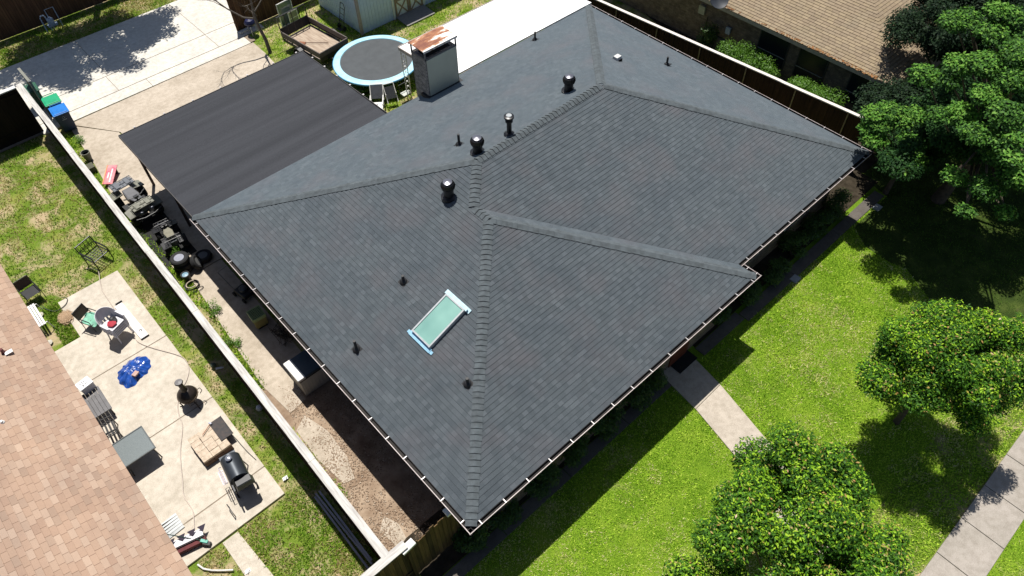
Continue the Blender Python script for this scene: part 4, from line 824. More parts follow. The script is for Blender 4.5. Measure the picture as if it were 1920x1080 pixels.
hm=thing('mallet','wooden-handled mallet lying on the dark mat and pavers','tool',x+.05,y+.42,.44,R(28)); M().tube([(-.22,0,0),(.2,0,.01)],.012,slot=0).build('handle',mat('reddish_handle',(.35,.15,.09),.6),hm); M().box((.22,0,.02),(.05,.11,.05)).build('head',SILVER,hm)
# pellet grill
x,y=G(450,893,.8); gr=thing('barbecue_grill','black barrel pellet grill with chrome top vent on the patio','grill',x,y+.25,.05,R(-8))
GRB=mat('grill_black_steel',(.05,.058,.068),.38,.4,c2=(.035,.04,.048),scale=3)
m=M(); n=12; prof=[(.3*math.cos(math.pi*k/n)*1.0,.12+.32*math.sin(math.pi*k/n)) for k in range(n+1)]
vs=[(p[0],sy,.72+p[1]) for sy in (-.42,.42) for p in prof]+[(.3,-.42,.62),(-.3,-.42,.62),(.3,.42,.62),(-.3,.42,.62)]
N=n+1; fs=[(k,k+1,N+k+1,N+k) for k in range(n)]+[tuple(range(N))[::-1]+(0,)[:0],tuple(range(N,2*N))]
m.add(vs,fs); m.box((0,0,.72),(.58,.82,.26)); m.build('body',GRB,gr,smooth=True)
M().lathe([(.06,1.14),(.09,1.18),(.1,1.24),(.05,1.27),(0,1.27)],(0,.22,0),16).build('chimney_vent',mat('chrome_vent',(.6,.6,.62),.2,.8),gr,smooth=True)
M().box((-.03,.53,.83),(.5,.2,.04)).build('side_shelf',GRB,gr); M().box((.08,-.55,.84),(.56,.26,.24),taper=(.8,.9)).build('hopper',GRB,gr,bev=.01); M().box((.08,-.55,.97),(.44,.2,.02)).box((-.25,-.58,.84),(.04,.24,.1)).build('hopper_lid',BLACK,gr)
M().tube([(-.33,-.3,.86),(-.4,-.3,.88),(-.4,.3,.88),(-.33,.3,.86)],.014).build('handle',mat('chrome_handle',(.55,.5,.6),.25,.8),gr); m=M(); m.box((-.48,.05,.68),(.02,.5,.02)).box((-.36,.05,.68),(.02,.5,.02)); [m.box((-.42,-.2+.1*k,.68),(.12,.01,.015)) for k in range(6)]; m.build('front_rack',MATS['chrome_handle'],gr)
for sx in(-.25,.25):
    for sy in(-.36,.36): M().tube([(sx,sy,.62),(sx*1.25,sy*1.15,.02)],.02).build('leg',BLACK,gr)
M().box((0,0,.25),(.5,.7,.02)).build('lower_shelf',BLACK,gr)
for sx in (-.31,.31): M().lathe([(0,-.02),(.09,-.02),(.09,.02),(0,.02)],(sx,-.41,.09),16,rot=(0,R(90),0)).build('wheel',RUBBER,gr)
m=M(); m.tube([(-.75,-.42,.0),(-.75,-.42,.28),(-.75,-.05,.28),(-.75,-.05,0)],.014); o_=m.build('metal_stand',BLACK,None,loc=(x,y-.2,.05)); tag(o_,'thin bent metal stand left of the grill','stand')
# balls, bottle
def ball(label,a,b,r_,m0,patch=None):
    x,y=G(a,b,r_); t=M().lathe([(r_*math.sin(math.pi*k/12),-r_*math.cos(math.pi*k/12)) for k in range(13)],seg=20).build('ball',m0,None,smooth=True,loc=(x,y,r_)); tag(t,label,'ball')
    if patch:
        m=M()
        for d in [(0,0,1),(.9,0,.45),(.28,.85,.45),(-.72,.53,.45),(-.72,-.53,.45),(.28,-.85,.45)]:
            d=Vector(d).normalized(); a1=d.orthogonal().normalized(); b1=d.cross(a1); m.add([d*r_*1.01+(a1*math.cos(R(72*k))+b1*math.sin(R(72*k)))*r_*.38-d*r_*.05 for k in range(5)],[(0,1,2,3,4)])
        m.build('patch',patch,t)
ball('white and black soccer ball on the grass beside the left fence',486,765,.11,mat('ball_white',(.7,.7,.72),.5),BLKP)
ball('dull dark ball in the fence shade above the soccer ball',400,685,.1,mat('ball_dark',(.08,.1,.07),.7))
x,y=G(412,690,.05); bo=M().lathe([(0,-.13),(.04,-.13),(.04,.06),(.018,.1),(.018,.13),(0,.13)],rot=(R(90),0,R(60)),seg=12).build('bottle',PLW,None,smooth=True,loc=(x,y,.05)); tag(bo,'small white bottle lying in the fence shade','bottle')
# planks by fence
pk=thing('plank_stack','stack of long weathered boards and rails on the grass against the left fence','boards',-2.28,3.4)
GRW=mat('weathered_wood',(.4,.38,.42),.8,scale=5,stretch=(8,.5,1),c2=(.2,.19,.21))
for k,(dx,z_,l_) in enumerate(((0,.32,2.9),(.08,.42,2.8),(-.1,.1,3.0))): M().box((dx,0,z_),(.06,l_,.05),(0,0,R(rnd.uniform(-1,1)))).build('plank',GRW,pk)
# metal bench at eave
x,y=G(72,588,.45); wbn=thing('white_bench','white slatted bench under the edge of the tan roof','bench',x-.05,y,0,R(0))
m=M(); [m.box((-.12+.09*k,0,.43),(.07,1.25,.025)) for k in range(3)]; m.build('seat',WHITE,wbn)
for s_ in (-.55,.55): M().tube([(-.15,s_,0),(-.15,s_,.42),(.15,s_,.42),(.2,s_,0)],.02).build('leg',WHITE,wbn)
for (a,b,lab) in ((92,642,'pale stone at the grass edge below the white bench'),(75,590,'flat pale stone beside the white bench end')):
    x,y=G(a,b,.05); s_=M().lathe([(0,0),(.1,.01),(.12,.05),(.07,.09),(0,.1)],seg=9,wob=.12).build('stone',mat('pale_stone',(.5,.47,.4),.9),None,smooth=True,loc=(x,y,0)); tag(s_,lab,'stone')
# red white toy wedge + broom + pipe near lower end
x,y=G(338,1012,.45); ft=thing('folded_canopy','folded dark red and white striped canopy lying at the lower end of the patio','canopy',x+.05,y,.05,R(-14))
STR=mat('canopy_white',(.66,.64,.68),.7,var=.05); RED=mat('dark_red_fabric',(.12,.02,.022),.75,c2=(.06,.012,.014))
M().box((0,0,.22),(1.1,.3,.06),(R(-20),0,0)).build('white_panel',STR,ft); M().box((0,-.2,.13),(1.14,.16,.14)).build('red_panel',RED,ft)
m=M(); [m.add([(-.45+.3*k,.16,.33),(-.2+.3*k,.16,.33),(-.33+.3*k,-.02,.27)],[(0,2,1)]) for k in range(4)]; [m.add([(-.45+.3*k,.161,.335),(-.2+.3*k,.161,.335),(-.33+.3*k,-.02,.275)],[(0,1,2)]) for k in range(4)]; m.build('dark_triangle',mat('dark_purple',(.03,.02,.04),.7),ft)
a=G(325,1006,.3);b=G(385,1017,.12); br=thing('broom','green broom with a dark handle lying over the folded canopy','broom',a[0],a[1],.42,math.atan2(b[1]-a[1],b[0]-a[0])); L_=math.hypot(b[0]-a[0],b[1]-a[1])
M().tube([(-.2,0,.03),(L_-.1,0,-.15)],.014).build('handle',mat('dark_green_handle',(.02,.05,.04),.4),br); M().box((L_,0,-.2),(.22,.1,.07),(0,R(14),0)).build('head',mat('teal_plastic',(.01,.3,.22),.4),br,bev=.01); M().box((L_+.07,-.03,-.26),(.24,.13,.1),(0,R(14),0),taper=(.85,.85)).build('bristles',BLKP,br)
x,y=G(322,990,.1); pf=M(); n=7
for k in range(6): pf.slab([(-.3+rnd.uniform(-.05,.05),-.25+.1*k,.02+.02*k),(.3,-.22+.1*k,.03),(.3,-.14+.1*k,.05),(-.3,-.17+.1*k,.05)],.006)
o_=pf.build('plastic_sheeting',mat('clear_grey_film',(.55,.57,.57),.2,spec=.7),None,loc=(x,y,.06)); tag(o_,'crumpled clear plastic sheeting above the folded canopy','plastic sheet')
pts=[G(*p,.04) for p in ((371,1059),(382,1067),(398,1070),(420,1070),(438,1069))]; o_=M().tube([(p[0],p[1],.06) for p in pts],.028,8).build('drain_pipe',mat('white_pvc',(.7,.69,.66),.4),None,smooth=True); tag(o_,'curved white drain pipe beyond the end of the patio','pipe')
# hoses
HOSE=mat('pale_hose',(.5,.42,.36),.5); 
def hose(label,px,m=HOSE,r_=.012,z=.075):
    P_=[Vector((*G(a,b,z),z)) for a,b in px]; q=[]
    for i in range(len(P_)-1):
        p0=P_[max(i-1,0)];p1=P_[i];p2=P_[i+1];p3=P_[min(i+2,len(P_)-1)]
        for k in range(6): t=k/6; q.append(.5*((2*p1)+(p2-p0)*t+(2*p0-5*p1+4*p2-p3)*t*t+(3*p1-p0-3*p2+p3)*t**3))
    q.append(P_[-1]); o_=M().tube(q,r_,6).build('garden_hose',m,None,smooth=True); tag(o_,label,'hose','garden hoses on the patio'); return o_
hose('pale hose running past the white chairs and down the middle of the patio',((163,503),(183,507),(187,525),(192,545),(205,565),(222,590),(245,618),(258,640),(285,652),(325,663),(345,672),(354,690),(350,712),(338,735),(333,760),(336,780),(342,800),(338,850),(342,900),(345,930),(362,960),(364,1000)),HOSE,.014)
hose('dark looped hose at the upper left corner of the patio',((78,573),(88,580),(105,583),(122,572),(126,560),(115,557)),mat('dark_hose',(.05,.055,.05),.5),.013)
hose('dark hose strand along the right edge of the patio',((405,790),(425,805),(440,820),(462,845),(480,862)),MATS['dark_hose'],.011)
# ================================================================== SIDE YARD
def bin_(name,label,x,y,rz,cb,cl_,mark=False):
    t=thing(name,label,'bin',x,y,.04,rz); M().box((0,0,.5),(.56,.64,.92),taper=(1.15,1.15)).build('body',cb,t,bev=.03)
    ld=M().box((0,.0,1.0),(.72,.82,.05)).box((0,.05,1.035),(.58,.6,.03)).build('lid',cl_,t,bev=.02); M().tube([(-.25,-.43,1.0),(-.25,-.5,1.03),(.25,-.5,1.03),(.25,-.43,1.0)],.018).build('handle',cl_,t)
    for s_ in(-1,1): M().lathe([(0,-.03),(.12,-.03),(.12,.03),(0,.03)],(s_*.28,-.3,.12),16,rot=(0,R(90),0)).build('wheel',RUBBER,t)
    if mark:
        m=M(); 
        for q in range(3):
            a=R(90+120*q); m.tube([(.05*math.cos(a+R(s)),.372,.8+.05*math.sin(a+R(s))) for s in (-40,0,40)],.009,5)
        m.box((-.0,.372,.69),(.2,.008,.02)); mk=m.build('emblem',mat('pale_mark',(.55,.6,.65),.6),t); 
    return t
x,y=G(110,206,1.05); bb=bin_('recycling_bin','blue wheeled recycling bin with a pale emblem beside the left fence','recycling bin' and x,y,R(180),mat('navy_plastic',(.012,.028,.09),.45),mat('bright_blue_lid',(.01,.2,.62),.4),True) if False else bin_('recycling_bin','blue wheeled recycling bin with a pale emblem beside the left fence',x,y,R(180-4),mat('navy_plastic',(.014,.03,.085),.45),mat('bright_blue_lid',(.01,.17,.55),.4),True)
bb['category']='recycling bin'
x,y=G(96,188,1.03); bin_('waste_bin','bright green lidded wheeled bin standing behind the blue bin',x,y,R(176),mat('green_plastic',(.01,.09,.04),.45),mat('bright_green_lid',(.01,.33,.15),.4))
x,y=G(70,180,.8); bin_('waste_bin','dark green bin half hidden by the fence top behind the green lidded bin',x-.1,y+.4,R(176),mat('dark_green_plastic',(.01,.06,.035),.5),mat('dark_green_lid',(.015,.09,.05),.5))
# planter
x,y=G(160,287,.4); pt=thing('planter','grey round empty planter pot beside the left fence','planter',x,y,.03); M().lathe([(0,0),(.13,0),(.19,.4),(.2,.42),(.17,.42),(.15,.3),(0,.3)],seg=24).build('pot',mat('grey_pot',(.17,.17,.14),.8),pt,smooth=True); M().lathe([(0,.31),(.15,.31)],seg=16).build('soil',BED,pt)
x,y=G(172,312,.2); pb=thing('planter','low dark box planter with grass beside the round pot','planter',x-.05,y,.03); M().box((0,0,.12),(.3,.4,.24)).build('box',mat('olive_box',(.09,.09,.06),.8),pb)
# pink ride on board
x,y=G(207,328,.25); sb=thing('toy_slide','pink and orange plastic slide board leaning near the quad bike','toy',x,y,.03,R(50)); M().slab([(-.5,-.2,.15),(.5,-.2,.35),(.5,.2,.35),(-.5,.2,.15)],.04).build('board',mat('hot_pink_plastic',(.6,.05,.12),.4,c2=(.7,.3,.3),scale=3),sb,bev=.01)
M().slab([(-.4,-.08,.175),(.3,-.08,.315),(.3,-.02,.315),(-.4,-.02,.175)],.005).slab([(-.2,.04,.215),(.1,.04,.275),(.1,.1,.275),(-.2,.1,.215)],.005).build('white_marking',WHITE,sb); M().slab([(-.5,.2,.155),(.5,.2,.355),(.5,.24,.355),(-.5,.24,.155)],.05).build('edge',mat('orange_edge',(.7,.3,.12),.5),sb)
M().box((-.35,0,.08),(.08,.3,.14)).box((.35,0,.14),(.06,.3,.28)).build('stand',BLKP,sb)
# quad bikes
def quad(label,x,y,rz,s,cf,cs,rack=False):
    t=thing('quad_bike',label,'quad bike',x,y,.03,rz); t.scale=(s,s,s)
    for sx in(-1,1):
        for sy in(-1,1):
            wh=M().lathe([(.12,-.12),(.24,-.13),(.29,-.08),(.3,0),(.29,.08),(.24,.13),(.12,.12),(.11,0)],(sx*.46,sy*.62,.3),24,rot=(0,R(90),0),wob=.02).build('wheel',RUBBER,t); M().lathe([(0,-.07),(.12,-.09),(.13,0),(.12,.09),(0,.07)],(sx*.46,sy*.62,.3),16,rot=(0,R(90),0)).build('rim',GRAYM,wh)
    for sx in (-1,1):
        M().slab([(sx*.22,-.98,.66),(sx*.66,-.92,.58),(sx*.66,-.5,.66),(sx*.2,-.42,.74)][::sx],.05).build('fender',cf,t,bev=.015); M().slab([(sx*.22,.4,.72),(sx*.64,.4,.66),(sx*.62,.88,.6),(sx*.2,.95,.68)][::sx],.05).build('fender',cf,t,bev=.015)
    M().box((0,-.68,.72),(.42,.52,.2),(R(6),0,0),taper=(.8,.8)).build('front_body',cf if not rack else BLACK,t,bev=.03)
    m=M(); m.add([(-.13,-.38,.8),(.13,-.38,.8),(.2,-.05,.8),(.19,.45,.84),(-.19,.45,.84),(-.2,-.05,.8),(-.12,-.36,.6),(.12,-.36,.6),(.2,.45,.6),(-.2,.45,.6)],[(0,1,2,5),(5,2,3,4),(0,6,7,1),(1,7,8,3,2),(4,3,8,9),(0,5,4,9,6),(6,9,8,7)]); m.build('seat',cs,t,bev=.03)
    M().tube([(-.4,-.34,1.02),(-.2,-.4,.98),(0,-.42,.95),(.2,-.4,.98),(.4,-.34,1.02)],.016).tube([(0,-.42,.95),(0,-.5,.7)],.03).box((0,-.43,.98),(.16,.12,.08)).build('handlebar',BLACK,t)
    for sx in(-1,1): M().tube([(sx*.28,-.37,1.0),(sx*.42,-.33,1.03)],.024).build('grip',BLKP,t); M().lathe([(0,0),(.07,.0),(.05,.05),(0,.06)],(sx*.2,-.98,.66),14,rot=(R(90),0,0)).build('headlight',SILVER,t)
    for y0,y1,z_ in ((-.96,-.56,.84),(.5,.96,.9)):
        m=M(); 
        for k in range(5): m.tube([(-.3+.15*k,y0,z_),(-.3+.15*k,y1,z_)],.012,6)
        m.tube([(-.42,y0,z_),(.42,y0,z_),(.42,y1,z_),(-.42,y1,z_)],.016,6,closed=True); m.tube([(-.42,(y0+y1)/2,z_),(.42,(y0+y1)/2,z_)],.014,6)
        for sx in(-.3,.3): m.tube([(sx,(y0+y1)/2,z_),(sx,(y0+y1)/2,.62)],.014,6)
        if not rack: m.box((0,(y0+y1)/2,z_-.03),(.8,y1-y0-.04,.025)).box((-.2,(y0+y1)/2,z_),(.16,y1-y0-.1,.05)).box((.2,(y0+y1)/2,z_),(.16,y1-y0-.1,.05))
        m.build('rack',BLACK if rack else (cf if y0<0 else mat('slate_rack',(.13,.14,.16),.5)),t)
    M().tube([(-.5,-1.06,.55),(-.2,-1.12,.5),(.2,-1.12,.5),(.5,-1.06,.55)],.02).tube([(-.45,-1.08,.42),(.45,-1.08,.42)],.02).build('bumper',BLACK,t)
    M().box((0,0,.42),(.34,1.2,.3)).box((.18,.1,.5),(.12,.4,.14)).tube([(.2,.1,.5),(.28,.5,.5),(.28,.85,.52)],.035).build('engine',GRAYM,t); M().box((-.36,0,.34),(.26,.5,.04)).box((.36,0,.34),(.26,.5,.04)).build('footrest',BLKP,t)
    return t
OLV=mat('grey_olive_plastic',(.2,.2,.16),.5,c2=(.13,.13,.11)); SEATM=mat('grey_seat_vinyl',(.1,.1,.11),.5)
quad('large grey olive quad bike parked between the left fence and the carport','' or G(252,372,.7)[0],G(252,372,.7)[1],R(4),1.1,OLV,SEATM)
quad('smaller black quad bike with silver engine between the large quad and the wheel stack',G(318,440,.5)[0],G(318,440,.5)[1],R(175),.78,BLACK,mat('tan_grey_seat',(.2,.19,.14),.6),True)
o_=M().prism([(-1.45,16.9),(-.2,16.9),(-.2,20.3),(-1.5,20.3)],.03,.036).build('ground_patch',mat('flat_black',(.018,.018,.018),.9),None); tag(o_,'flat black patch on the ground under the quad bikes','mat')  # flat black patch laid over the path
# wheels
def wheel(label,x,y,z,rx=0,rz=0,rim=SILVER,s=1,group='loose wheels by the side path'):
    t=thing('loose_wheel',label,'wheel',x,y,z,rz,group); t.rotation_euler=(rx,0,rz); t.scale=(s,s,s)
    ty_=M().lathe([(.2,-.1),(.3,-.115),(.345,-.08),(.355,0),(.345,.08),(.3,.115),(.2,.1),(.19,0),(.2,-.1)],seg=36).build('tyre',RUBBER,t,smooth=True)
    rm=M().lathe([(.205,.1),(.19,.1),(.175,.03),(.12,.0),(.1,.03),(.045,.035),(.04,.02),(0,.02)],seg=30).build('rim',rim,t,smooth=True); m=M(); [m.lathe([(0,.045),(.015,.045)],(.075*math.cos(R(60*k)),.075*math.sin(R(60*k)),0),8) for k in range(6)]; [m.lathe([(0,.012),(.02,.012)],(.15*math.cos(R(45*k)),.15*math.sin(R(45*k)),0),8) for k in range(8)]; m.lathe([(0,.04),(.032,.04)],seg=12).build('bolt_hole',DARK,rm)
    return t
x,y=G(337,486,.62); wheel('silver rimmed wheel on top of the stack by the fence',x,y,.62,0,0); 
wheel('lower wheel of the stack, under the silver rimmed one',x+.02,y-.02,.38,0,0,GRAYM); wheel('bottom wheel of the stack by the fence',x-.02,y+.01,.145,0,0,GRAYM)
wheel('grey tyre leaning against the right side of the wheel stack',x+.44,y-.25,.3,R(66),R(62),mat('dull_rim',(.2,.2,.2),.5,.3),.85)
x,y=G(382,482,.12); wheel('dark wheel lying flat under the eave shade right of the stack',x,y,.15,0,0,GRAYM,.95)
x,y=G(350,520,.2); bk=thing('bucket','dark bucket holding a pale blue lid below the wheel stack','bucket',x,y,.03); M().lathe([(0,0),(.13,0),(.16,.34),(.165,.36),(.14,.36),(.12,.1),(0,.1)],seg=20).build('pail',BLKP,bk,smooth=True); M().lathe([(0,.3),(.1,.31),(.12,.34),(0,.36)],seg=18).build('lid',mat('pale_blue_lid',(.2,.33,.42),.4),bk,smooth=True)
x,y=G(360,535,.1); hc=thing('hose_coil','black and cream coiled hoses and wire hoops on the side path','hose',x,y,.03)
m=M(); [m.tube([((.24+.015*q)*math.cos(R(20*k)),(.2+.015*q)*math.sin(R(20*k)),.04+.03*q) for k in range(18)],.016,6,closed=True) for q in range(3)]; m.tube([(.1+.2*math.cos(R(30*k)),-.3+.09*math.sin(R(30*k)),.03) for k in range(12)],.012,6,closed=True); m.build('black_hose',BLKP,hc,smooth=True)
M().tube([(.2*math.cos(R(20*k)),-.02+.17*math.sin(R(20*k)),.16) for k in range(2,16)],.02,6).build('cream_hose',mat('cream_hose',(.5,.42,.33),.6),hc,smooth=True)
x,y=G(325,520,.2); fr_=thing('bicycle_frame','rusty dark bicycle parts leaning on the fence beside the bucket','bicycle',-1.55,y,.03,R(90)); m=M(); m.tube([(-.5,0,.35),(.4,0,.55),(.5,0,.3)],.018).tube([(-.5,0,.35),(0,.0,.2),(.4,0,.55)],.018).tube([(.4,0,.55),(.35,0,.7)],.015); m.build('frame',BLACK,fr_); [M().tube([(cx_+.28*math.cos(R(20*k)),.05,.3+.28*math.sin(R(20*k))) for k in range(18)],.014,6,closed=True).build('wheel',RUBBER,fr_) for cx_ in (-.5,.5)]
# crates
x,y=G(480,588,.62); cr=thing('crate_stand','pale green lattice crate on a yellow box under the left eave','crate',x,y,.02,R(-4)); CG=mat('pale_green_plastic',(.36,.44,.2),.6,c2=(.26,.34,.15)); m=M(); m.box((0,0,.6),(.46,.52,.03),slot=1)
for k in range(8): m.box((-.2+.057*k,0,.625),(.014,.5,.03)); m.box((0,-.23+.066*k,.625),(.44,.014,.03))
m.box((0,.26,.57),(.5,.03,.14)).box((0,-.26,.57),(.5,.03,.14)).box((.24,0,.57),(.03,.5,.14)).box((-.24,0,.57),(.03,.5,.14)).build('crate',[CG,mat('dark_green_gap',(.04,.06,.03),.8)],cr)
M().box((0,0,.3),(.44,.5,.4),taper=(1.05,1.05)).build('yellow_box',mat('dull_yellow',(.3,.26,.1),.6),cr); M().box((0,-.02,.08),(.36,.42,.14)).build('base',BLKP,cr)
# deck box
x,y=G(568,672,1.12); db=thing('storage_box','tall white plastic deck box with grey and white lid under the left eave','storage box',-.02,8.6,.02); DBW=mat('ribbed_white_plastic',(.42,.42,.4),.5,var=.04)
m=M(); m.box((0,0,.48),(1.15,.86,.94),taper=(1.04,1.04)); 
for k in range(9): m.box((-.5+.125*k,-.437,.46),(.05,.02,.8))
for k in range(6): m.box((-.585,-.32+.13*k,.46),(.02,.05,.8))
m.build('body',DBW,db,bev=.02); ld=M().box((.08,0,1.02),(1.08,.94,.12)).build('lid',mat('slate_lid',(.04,.065,.09),.4),db,bev=.03); M().box((-.5,0,1.02),(.3,.95,.13)).build('lid_front',WHITE,db,bev=.03); M().box((0,0,.93),(1.22,.92,.06)).build('rim',BLKP,db)
# motor and junk in shade
x,y=G(455,545,.3); lm=thing('lawn_mower','dark push mower with tubular handle under the left eave','lawn mower',.1,y,.02,R(10)); M().box((0,0,.22),(.5,.7,.14),taper=(.9,.9)).build('deck',BLACK,lm,bev=.03); M().lathe([(.14,.28),(.15,.4),(.08,.46),(0,.46)],seg=16).build('engine',GRAYM,lm,smooth=True); M().tube([(-.2,.3,.3),(-.22,.95,.85),(.22,.95,.85),(.2,.3,.3)],.014).build('handle',GRAYM,lm); [M().lathe([(0,-.03),(.1,-.03),(.1,.03),(0,.03)],(sx*.27,sy*.28,.1),16,rot=(0,R(90),0)).build('wheel',RUBBER,lm) for sx in(-1,1) for sy in(-1,1)]
x,y=G(525,625,.2); pr_=thing('pruning_pile','tangle of dark bent branches under the left eave by the crate','branches',.15,y-.1,.02); m=M()
for k in range(26): a=rr.uniform(0,6.28); m.tube([(rr.uniform(-.3,.3),rr.uniform(-.5,.5),.03),(rr.uniform(-.3,.3),rr.uniform(-.5,.5),rr.uniform(.1,.35)),(rr.uniform(-.35,.35),rr.uniform(-.6,.6),rr.uniform(.02,.3))],.01,5)
m.build('branch',BARK,pr_)
# ================================================================== BACK YARD
cx,cy=[sum(G(*p,.85)[i] for p in ((628,115),(785,120)))/2 for i in (0,1)]; cx,cy=G(706,111,.85)
tr=thing('trampoline','round trampoline with black mat and sky blue edge pad','trampoline',cx,cy,-.02)
PAD=mat('sky_blue_pad',(.3,.56,.66),.45,c2=(.42,.66,.74),scale=2.5); M().lathe([(1.78,.86),(1.8,.9),(2.0,.91),(2.13,.88),(2.15,.8),(2.12,.8),(2.1,.85),(1.8,.85)],seg=72).build('edge_pad',PAD,tr,smooth=True); M().lathe([(2.152,.8),(2.16,.87),(2.13,.885),(2.14,.86)],seg=72).build('skirt',mat('blue_skirt',(.04,.22,.42),.5),tr,smooth=True)
M().lathe([(0,.83),(1.0,.84),(1.82,.865)],seg=72).build('jump_mat',mat('grey_black_mesh',(.055,.062,.068),.7,c2=(.042,.048,.053),scale=3),tr,smooth=True)
for k in range(8):
    a=R(45*k+12); M().tube([(2.08*math.cos(a),2.08*math.sin(a),.82),(2.08*math.cos(a),2.08*math.sin(a),.0)],.022).build('leg',STEEL,tr)
# trailer
tl=thing('utility_trailer','black utility trailer with wooden bed and raised mesh tailgate beside the trampoline','trailer',10.9,23.7,0,0)
# bed corners from photo at z~.6
q=[Vector((*G(a,b,.9),0)) for a,b in ((531,58),(584,33),(647,72),(592,107))]
ux=(q[1]-q[0]+q[2]-q[3]); ang=math.atan2(ux.y,ux.x); c4=(q[0]+q[1]+q[2]+q[3])/4; A_=(q[1]-q[0]).length;B_=((q[3]-q[0]).length+(q[2]-q[1]).length)/2; print('trailer',[tuple(v) for v in q],A_,B_,ang)
tl.location=(c4.x,c4.y,-.02); tl.rotation_euler=(0,0,ang); lw,ll=A_,B_
WD=mat('trailer_planks',(.42,.34,.26),.85,c2=(.25,.18,.13),scale=2,stretch=(6,.7,1)); WDG=mat('grey_rail_wood',(.12,.1,.09),.8)
M().box((0,0,.52),(lw,ll,.05)).build('bed',WD,tl)
m=M()
for s_ in(-1,1): m.box((s_*lw/2,0,.68),(.06,ll,.04)).box((s_*lw/2,0,.5),(.06,ll,.12)); [m.box((s_*lw/2,-ll/2+k*ll/4,.6),(.05,.05,.2)) for k in range(5)]
m.box((0,-ll/2,.62),(lw,.06,.3)).build('frame',BLACK,tl)
for s_ in(-1,1): M().box((s_*(lw/2+.03),0,.86),(.05,ll,.28)).build('side_rail',WDG,tl)
M().box((0,-ll/2-.03,.84),(lw+.1,.05,.26)).build('side_rail',WDG,tl)
tg=M(); tg.tube([(-lw/2,ll/2,.6),(-lw/2,ll/2+.1,1.7),(lw/2,ll/2+.1,1.7),(lw/2,ll/2,.6)],.035); [tg.tube([(-lw/2+lw*k/4,ll/2,.6),(-lw/2+lw*k/4,ll/2+.1,1.7)],.025) for k in (1,2,3)]; g_=tg.build('tailgate',BLACK,tl)
M().box((0,ll/2+.02,.86),(lw,.02,.5),(R(-5),0,0)).build('mesh_panel',mat('black_mesh',(.02,.02,.022),.7),g_)
for s_ in(-1,1):
    for k in(0,):
        wh=M().lathe([(.2,-.09),(.3,-.1),(.33,0),(.3,.1),(.2,.09)],(s_*(lw/2+.2),-.1,.34),28,rot=(0,R(90),0)).build('wheel',RUBBER,tl,smooth=True); M().lathe([(0,-.06),(.18,-.085),(.2,0),(.18,.085),(0,.06)],(s_*(lw/2+.2),-.1,.34),20,rot=(0,R(90),0)).build('rim',SILVER,wh,smooth=True)
        fn=M(); [fn.box((s_*(lw/2+.2),-.1+.42*math.cos(R(30*j+15)),.34+.42*math.sin(R(30*j+15))),(.26,.24,.02),(R(30*j+15-90),0,0)) for j in range(6)]; fn.build('mudguard',BLACK,tl)
M().tube([(-.4,-ll/2,.48),(0,-ll/2-1.1,.46)],.04).tube([(.4,-ll/2,.48),(0,-ll/2-1.1,.46)],.04).box((0,-ll/2-1.2,.48),(.12,.3,.1)).build('drawbar',BLACK,tl); M().lathe([(.04,0),(.04,.6),(.07,.62),(0,.64)],(0.1,-ll/2-1.0,0),12).build('jack',STEEL,tl)
cp_=Vector(c4); sv=thing('shovel','rusty long-handled shovel lying on the trailer bed','shovel',c4.x-.3,c4.y+.1,.56,ang+R(-50)); M().tube([(-.2,0,.03),(1.0,0,.03)],.016).build('handle',mat('brown_handle',(.1,.05,.03),.7),sv); M().box((-.35,0,.03),(.32,.24,.025),(0,R(8),0),taper=(.7,.6)).build('blade',mat('rust',(.25,.1,.05),.8),sv)
# window frames stacked
x,y=G(545,38,.3); ws=thing('old_window','white framed old window panes leaning behind the trailer tailgate','window frames',x,y,0,ang)
for k,(w_,h_,dx,dy) in enumerate(((.9,1.3,0,.25),(.55,.8,.2,-.05))):
    f_=M(); f_.box((dx-w_/2,dy,h_/2),(.05,.04,h_)).box((dx+w_/2,dy,h_/2),(.05,.04,h_)).box((dx,dy,h_-.025),(w_,.04,.05)).box((dx,dy,.025),(w_,.04,.05)).box((dx,dy,h_*.5),(w_,.035,.04)); fo=f_.build('sash',WHITE,ws); M().box((dx,dy,h_/2),(w_-.05,.012,h_-.05)).build('pane',mat('dusty_glass',(.14,.18,.17),.15,spec=.8),fo)
# dark barrel table by fence
x,y=G(470,48,.5); bq=thing('round_grill','dark blue round kettle grill on legs in the shade by the brown fence','grill',x,y); M().lathe([(0,.5),(.2,.52),(.3,.66),(.3,.7),(.2,.84),(0,.88)],seg=24).build('kettle',mat('navy_enamel',(.012,.015,.06),.35),bq,smooth=True); [M().tube([(.2*math.cos(R(120*k)),.2*math.sin(R(120*k)),.55),(.32*math.cos(R(120*k)),.32*math.sin(R(120*k)),0)],.015).build('leg',STEEL,bq) for k in range(3)]
x,y=G(455,63,.02); o_=M().box((0,0,.06),(.5,.16,.1),(0,0,R(0))).build('concrete_block',mat('block_white',(.62,.6,.56),.9),None,loc=(9.15,29.75,.04)); tag(o_,'pale block at the foot of the brown fence end','block')
